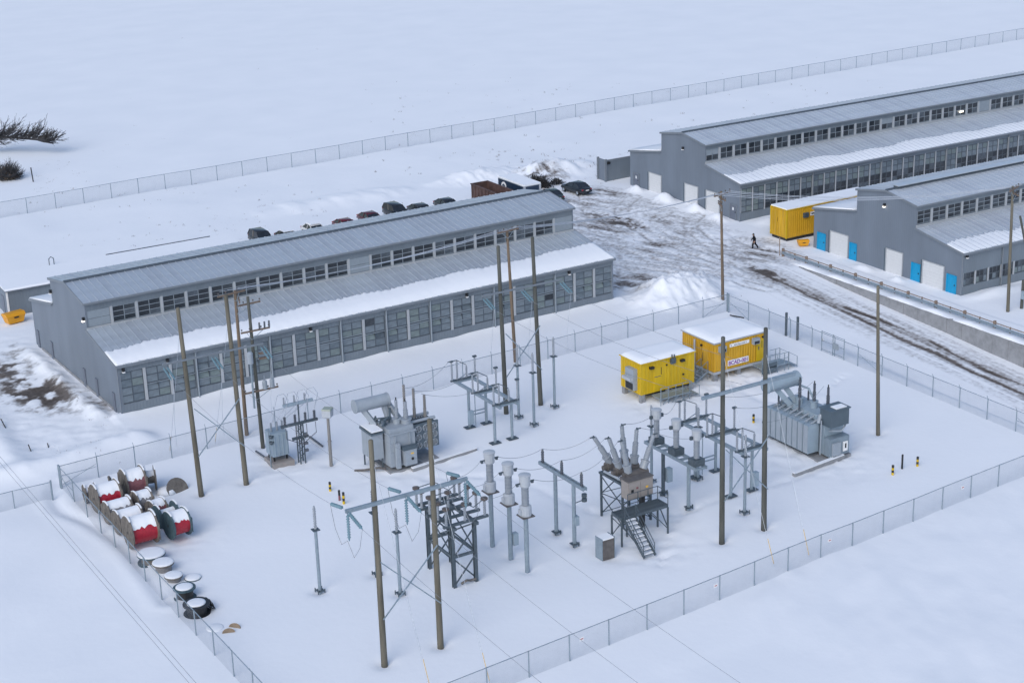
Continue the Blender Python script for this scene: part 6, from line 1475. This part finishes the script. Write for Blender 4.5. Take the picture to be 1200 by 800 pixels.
MB().box(-0.08, 0.2, -0.08, -0.002, 0.1, 2.65).build('corner_post', M['headpale'], T); MB().box(2.2, 2.45, -0.08, -0.002, 0.1, 2.65).build('corner_post', M['headpale'], T)
MB().box(-0.06, 2.5, -0.05, D_ + 0.05, 2.602, 2.68).build('roof', M['headpale'], T); MB().box(0.0, 2.45, 0.0, D_, 2.682, 2.86).build('roof_snow', M['snow'], T)
em = MB(); em.lathe([(0.62, 0), (0.62, 0.03)], 20, (-0.06, D_ - 1.5, 1.75), (-1, 0, 0)); e_ = em.build('emblem', M['white'], T)
em = MB(); em.lathe([(0.36, 0), (0.36, 0.02)], 16, (-0.092, D_ - 1.5, 1.75), (-1, 0, 0)); em.build('emblem_centre', M['navy'], e_); MB().box(-0.125, -0.114, D_ - 1.8, D_ - 1.2, 1.7, 1.82).build('emblem_bar', M['white'], e_)

# ------------------------------------------------------------------ brush heap, trees, grass
def twigs(b, p, d, L, r, depth, rs, spread=0.5, upb=0.1):
    p = Vector(p); pts = [p]; dd = Vector(d).normalized()
    for k in range(3):
        dd = (dd + Vector((rs.uniform(-1, 1), rs.uniform(-1, 1), rs.uniform(-1, 1))) * 0.16 + Vector((0, 0, upb * 0.3))).normalized(); pts.append(pts[-1] + dd * L / 3)
    b.tube(pts, r, 4 if depth < 2 else 5)
    if depth <= 0: return
    n = 4 if depth > 1 else 3
    for k in range(n):
        t = 0.3 + 0.7 * (k + rs.random()) / n; i = min(2, int(t * 3)); q = pts[i].lerp(pts[i + 1], t * 3 - i)
        nd = (dd + Vector((rs.uniform(-1, 1), rs.uniform(-1, 1), rs.uniform(-0.7, 0.9))) * spread).normalized()
        twigs(b, q, nd, L * rs.uniform(0.45, 0.65), r * 0.55, depth - 1, rs, spread, upb)
rs = random.Random(21)
T = thing('bare_tree', tuple(G(-34, 178)), 'bare dark tree leaning far over to the right at the left edge', 'tree')
base = T.location.copy(); tip = G(56, 167, 1.8) - base; tr = MB()
trunk_pts = [Vector((0, 0, -0.4)), tip * 0.2 + Vector((0, 0, 1.6)), tip * 0.5 + Vector((0, 0, 1.5)), tip * 0.85 + Vector((0, 0, 0.6)), tip]
for i in range(4): tr.cyl(trunk_pts[i], trunk_pts[i + 1], 0.26 * (1 - i * 0.22), 0.26 * (1 - (i + 1) * 0.22) + 0.01, 8)
tr.build('trunk', M['bark'], T)
b = MB(); ddir = tip.normalized()
for k in range(115):
    t = 0.12 + 0.86 * k / 115; seg = min(3, int(t * 4)); q = trunk_pts[seg].lerp(trunk_pts[seg + 1], t * 4 - seg)
    side = Vector((rs.uniform(-1, 1), rs.uniform(-1, 1), rs.uniform(-0.35, 0.75)))
    twigs(b, q, ddir * 1.3 + side * 0.75, rs.uniform(1.8, 3.4) * (1.1 - 0.5 * t), 0.055, 2, rs, 0.45)
b.build('crown', M['twig'], T)
def bush(p, R_, H, label, n, sd, m='twig', leaf='drygrass'):
    rs = random.Random(sd); T = thing('bush', (p.x, p.y, 0), label, 'bush'); b = MB()
    for k in range(n):
        a = rs.random() * 6.283; e = rs.uniform(0.2, 1.4)
        twigs(b, (math.cos(a) * R_ * 0.2, math.sin(a) * R_ * 0.2, -0.1), (math.cos(a) * math.cos(e), math.sin(a) * math.cos(e), math.sin(e)), H * rs.uniform(0.7, 1.1), 0.05, 2, rs, 0.6)
    b.build('stems', M[m], T)
    f = MB()
    for k in range(n * 26):
        a = rs.random() * 6.283; e = rs.uniform(-0.05, 1.5); r = rs.uniform(0.45, 1.05); c = Vector((math.cos(a) * math.cos(e) * R_ * r, math.sin(a) * math.cos(e) * R_ * r, 0.15 + math.sin(e) * H * r * 0.9)); s = rs.uniform(0.06, 0.16)
        u = Vector((rs.uniform(-1, 1), rs.uniform(-1, 1), rs.uniform(-1, 1))).normalized(); v = u.cross(Vector((rs.uniform(-1, 1), 0.3, rs.uniform(-1, 1)))).normalized()
        f.add([c - u * s, c + v * s * 0.5, c + u * s, c - v * s * 0.5], [(0, 1, 2, 3)])
    f.build('foliage', M[leaf], T)
bush(G(9, 210), 1.45, 1.7, 'dense round brown bush at the left edge below the bare tree', 90, 31)
bush(G(629, 219), 1.7, 1.3, 'dark heap of brush behind the navy container', 40, 32, 'bark', 'bark')
for i, (px, py) in enumerate(((640, 216), (652, 212), (621, 214))):
    g = G(px, py, 0.5); bush(g, 1.0, 0.7, ('dark brush tuft in the snow heap behind the green car', 'brush tuft on the right flank of the snow heap behind the cars', 'brush tuft at the left of the snow heap beside the navy container')[i], 12, 40 + i, 'bark', 'bark')
o = MB().cyl((0, 0, -0.2), (-0.1, 0, 2.0), 0.08, n=6).build('fence_stake', M['bark'], None, loc=tuple(G(39, 213))); tag(o, 'lone dark stake in the snow beyond the far fence', 'stake')
for i, (px, py, px2, py2, hh) in enumerate(((2, 498, 8, 505, 0.35), (34, 527, 37, 531, 0.4), (56, 522, 57, 524, 0.25))):
    a = G(px, py); c = G(px2, py2); o = MB().cyl((a.x, a.y, gz(a.x, a.y) + hh), (c.x, c.y, gz(c.x, c.y) - 0.1), 0.05, n=5).build('stick', M['bark']); tag(o, ('dark stick poking from the snow at the left edge', 'short stick left of the yard corner', 'stub of wood nearest the yard corner')[i], 'stick', 'sticks in the snow')
# small frame on the snowfield behind the shed
T = thing('pipe_frame', tuple(G(58, 311)), 'small dark pipe frame in the snow behind the shed', 'frame')
for x in (0, 0.55): MB().cyl((x, 0, -0.2), (x, 0, 0.75), 0.05, n=6).build('upright', M['steel'], T)
MB().tube([(0, 0, 0.75), (0.28, 0.1, 0.95), (0.55, 0, 0.75)], 0.05, 6).build('hoop', M['steel'], T)

# dry grass and debris specks
def specks():
    rs = random.Random(77); b = MB()
    TU = []
    def tuft(x, y, s, n, z):
        for k in range(n):
            a = rs.random() * 6.283; l = s * rs.uniform(0.5, 1.0); t = rs.uniform(0.2, 1.0); u = Vector((math.cos(a), math.sin(a), 0)); p = Vector((x + rs.uniform(-.25, .25), y + rs.uniform(-.25, .25), z - 0.05)); w = Vector((-u.y, u.x, 0)) * rs.uniform(0.015, 0.035)
            q = p + u * l * t + Vector((0, 0, l)); b.add([p - w, p + w, q], [(0, 1, 2)])
    def zone(n, px0, px1, py0, py1, s, k):
        for i in range(n):
            px, py = rs.uniform(px0, px1), rs.uniform(py0, py1); g = G(px, py); TU.append((g.x, g.y, s * rs.uniform(0.4, 1.1), rs.randint(2, k)))
    zone(46, 20, 1200, 40, 235, 0.3, 5)
    zone(190, 420, 1000, 95, 205, 0.42, 7); zone(120, 20, 480, 215, 290, 0.36, 6); zone(40, 560, 700, 175, 205, 0.5, 9); zone(40, 590, 720, 185, 215, 0.4, 7); zone(50, 250, 330, 255, 285, 0.25, 5)
    zone(40, 30, 110, 185, 225, 0.3, 6); zone(60, 745, 870, 305, 350, 0.22, 5); zone(30, 700, 760, 280, 300, 0.3, 6); zone(24, 90, 150, 455, 500, 0.2, 5); zone(20, 60, 140, 520, 545, 0.2, 4)
    zs = ground_h(np.array([t[0] for t in TU]), np.array([t[1] for t in TU]))
    for t, z in zip(TU, zs): tuft(*t, float(z))
    o = b.build('dry_grass', M['drygrass']); o['label'] = 'scattered dry grass blades poking through the snow'; o['category'] = 'grass'; o['kind'] = 'stuff'
specks()

# ------------------------------------------------------------------ person walking
def person():
    g = G(884, 290.5); T = thing('person', (g.x, g.y, gz(g.x, g.y)), 'person in dark clothes and cap walking left past the yellow container', 'person', None, R(0))
    # local +x is the walking direction here: towards the camera's left = (-x,+y) in world
    J = {'pel': (0, 0, 0.95, .13), 'bel': (0.02, 0, 1.1, .135), 'che': (0.06, 0, 1.32, .15), 'nec': (0.1, 0, 1.5, .06), 'hed': (0.13, 0, 1.6, .085), 'top': (0.13, 0, 1.72, .07),
         'sl': (0.07, 0.19, 1.43, .075), 'el': (-0.1, 0.25, 1.18, .06), 'wl': (0.06, 0.24, 0.97, .045), 'sr': (0.07, -0.19, 1.43, .075), 'er': (0.1, -0.25, 1.17, .06), 'wr': (0.3, -0.22, 1.04, .045),
         'hl': (0, 0.1, 0.9, .11), 'kl': (0.22, 0.11, 0.52, .075), 'al': (0.18, 0.1, 0.1, .055), 'tl': (0.36, 0.1, 0.05, .045), 'hr': (0, -0.1, 0.9, .11), 'kr': (-0.12, -0.11, 0.52, .075), 'ar': (-0.42, -0.1, 0.18, .055), 'tr': (-0.3, -0.1, 0.05, .045)}
    E = ['pel bel', 'bel che', 'che nec', 'nec hed', 'hed top', 'che sl', 'sl el', 'el wl', 'che sr', 'sr er', 'er wr', 'pel hl', 'hl kl', 'kl al', 'al tl', 'pel hr', 'hr kr', 'kr ar', 'ar tr']
    E = [e.split() for e in E]
    for s, w in (('l', 'wl'), ('r', 'wr')):
        bx, by_, bz, _ = J[w]; J['pm' + s] = (bx + 0.03, by_, bz - 0.08, .028); E.append([w, 'pm' + s])
        for k, (dx, dy, L) in enumerate(((0.035, 0.0, .07), (0.02, 0.01, .085), (0.0, 0.012, .08), (-0.018, 0.006, .065), (0.06, -0.01, .03))):
            J['f%s%d' % (s, k)] = (bx + 0.03 + dx, by_ + dy, bz - 0.08 - L, .009); E.append(['pm' + s if k < 4 else w, 'f%s%d' % (s, k)])
    names = list(J); me = bpy.data.meshes.new('body'); me.from_pydata([J[n][:3] for n in names], [(names.index(a), names.index(c)) for a, c in E], [])
    o = put('body', me, T); o.rotation_euler = (0, 0, R(149)); md = o.modifiers.new('skin', 'SKIN')
    for i, n in enumerate(names): me.skin_vertices[0].data[i].radius = (J[n][3] * (1.5 if J[n][3] > 0.03 else 1),) * 2
    me.skin_vertices[0].data[0].use_root = True
    o.modifiers.new('sub', 'SUBSURF').levels = 1; o.modifiers['sub'].render_levels = 2; me.materials.append(M['cloth'])
    dg = bpy.context.evaluated_depsgraph_get(); m2 = bpy.data.meshes.new_from_object(o.evaluated_get(dg)); o.modifiers.clear(); o.data = m2
    m2.materials.clear(); m2.materials.append(M['cloth']); m2.materials.append(M['skin'])
    for p in m2.polygons:
        p.use_smooth = True; z = p.center.z
        if (1.53 < z < 1.66 and p.center.x > 0.12) or (z < 0.96 and abs(p.center.y) > 0.2 and z > 0.7): p.material_index = 1
    cap = MB(); cap.lathe([(0.105, 0), (0.11, 0.05), (0.08, 0.12), (0.02, 0.14)], 12, (0.12, 0, 1.66)); cap.box(0.18, 0.3, -0.07, 0.07, 1.66, 1.68)
    c = cap.build('cap', M['black'], T, smooth=False); c.rotation_euler = (0, 0, R(149))
    fc = MB(); fc.cyl((0.2, 0, 1.6), (0.245, 0, 1.585), 0.022, 0.012, 6); fc.cbox((0.205, 0.032, 1.625), 0.02, 0.02, 0.012); fc.cbox((0.205, -0.032, 1.625), 0.02, 0.02, 0.012); fc.cbox((0.2, 0, 1.55), 0.02, 0.05, 0.01); f = fc.build('face', M['skin'], T); f.rotation_euler = (0, 0, R(149))
person()
